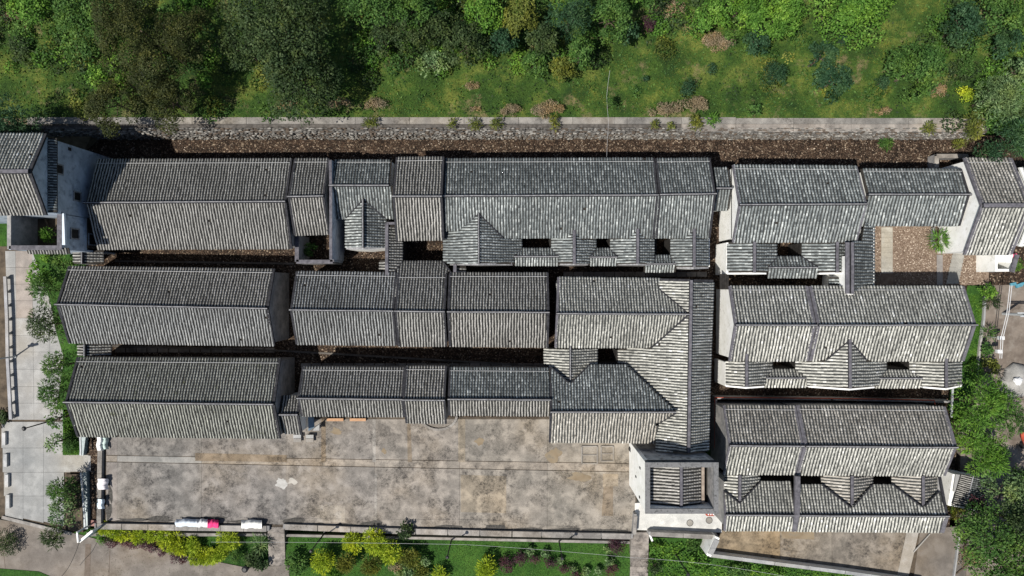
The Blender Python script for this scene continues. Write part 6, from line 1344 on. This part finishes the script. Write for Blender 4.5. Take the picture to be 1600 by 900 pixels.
def cover(name, regs, n, mats, ln, wd, zf, seed, up=.5):
    """grass and weeds, one leaf at a time; regs = (x0,x1,y0,y1) pixels"""
    R = np.random.RandomState(seed); tot = sum((r[1] - r[0]) * (r[3] - r[2]) for r in regs); px = []; py = []
    for r in regs: m = int(n * (r[1] - r[0]) * (r[3] - r[2]) / tot); px.append(R.uniform(r[0], r[1], m)); py.append(R.uniform(r[2], r[3], m))
    px = np.concatenate(px); py = np.concatenate(py); z = zf(0, 0) if zf(0, 0) is not None else 2.6
    k_ = S * (H - z) / H; X = (px - 800) * k_; Y = (450 - py) * k_
    den = np.sin(X * 1.1 + 2 * np.sin(Y * .9)) + np.sin(Y * 1.7 + 1.3 * np.sin(X * .7 + 1)) + np.sin(X * .37 - Y * .5) * 1.2 + R.normal(0, .5, len(X))
    gi = np.where(den > 1.1, 2, np.where(den < -.6, 0, 1)) if len(mats) == 3 else np.zeros(len(X), int)
    Z = np.array([zf(x, y) for x, y in zip(X, Y)]); n = len(X)
    a = np.stack([R.normal(0, 1, n), R.normal(0, 1, n), R.uniform(.1, up + .5, n)], 1); a /= np.linalg.norm(a, axis=1)[:, None]
    b = np.cross(a, np.stack([R.normal(0, .4, n), R.normal(0, .4, n), np.ones(n)], 1)); b /= np.linalg.norm(b, axis=1)[:, None]
    s = R.uniform(.6, 1.4, n)[:, None]; P = np.stack([X, Y, Z], 1); a = a * ln * s; b = b * wd * .5 * s
    v = np.stack([P, P + a * .5 + b, P + a, P + a * .5 - b], 1).reshape(-1, 3); t = np.clip(R.normal(.35, .16, n) + den * .05, 0, 1)
    me = np_mesh(name, v, np.arange(4 * n).reshape(-1, 4), [LF[m] for m in mats], t, gi); return link(name, me, kind='stuff')
cover('hill_grass', [(-60, 1660, -60, 182)], 70000, ('green', 'green', 'ochre'), .15, .04, lambda x, y: hz(x, y) if (x or y) else 2.8, 31)
cover('hill_weeds', [(-60, 1660, -60, 178)], 9000, ('deep', 'green', 'green'), .2, .11, lambda x, y: hz(x, y) + .05 if (x or y) else 2.8, 32)
cover('garden_grass', [(160, 985, 835, 905), (1016, 1500, 850, 905)], 26000, ('green',), .12, .035, lambda x, y: GZ, 33)
cover('ground_cover_plants', [(1016, 1110, 848, 905), (1115, 1350, 882, 910)], 2600, ('bright',), .16, .12, lambda x, y: GZ + .15, 34)
cover('strip_grass', [(1513, 1535, 460, 600), (100, 122, 642, 710)], 5000, ('bright',), .13, .04, lambda x, y: .06, 35)

def undergrowth(name, regs, kinds, h, seed, style='broad'):
    """dense scrub nobody could count: many small leaf clumps"""
    R = np.random.RandomState(seed); ln, wd, den, sp, cr, dr = STY[style]
    for kd in kinds:
        C = []; r_ = []; n = 0
        for x0, x1, y0, y1, dens in regs:
            m = int((x1 - x0) * (y1 - y0) / 420 * dens / len(kinds))
            for i in range(m):
                p = W(R.uniform(x0, x1), R.uniform(y0, y1), 3.2); q = R.uniform(.35, .95); z = hz(p.x, p.y); C.append((p.x, p.y, z + q * .3 * h)); r_.append(q); n += 2.4 * q * q * den
        v, q, t = leaves(np.array(C), np.array(r_), int(n), ln, wd, sp, .5, dr, -.03); link(name, np_mesh(name, v, q, [LF[kd]], t), kind='stuff')
undergrowth('undergrowth', [(-40, 360, -40, 110, 1.0), (545, 985, -40, 100, 1.3), (985, 1250, -40, 50, .8), (1440, 1640, -40, 130, .9), (570, 860, 95, 125, .4), (1490, 1640, 130, 200, .8)], ('green', 'deep', 'bright'), 1.2, 41)
undergrowth('undergrowth', [(330, 560, 100, 178, .25), (90, 340, 90, 178, .35), (980, 1480, 40, 150, .12), (1180, 1260, 60, 130, .5)], ('green', 'ochre'), .8, 42)
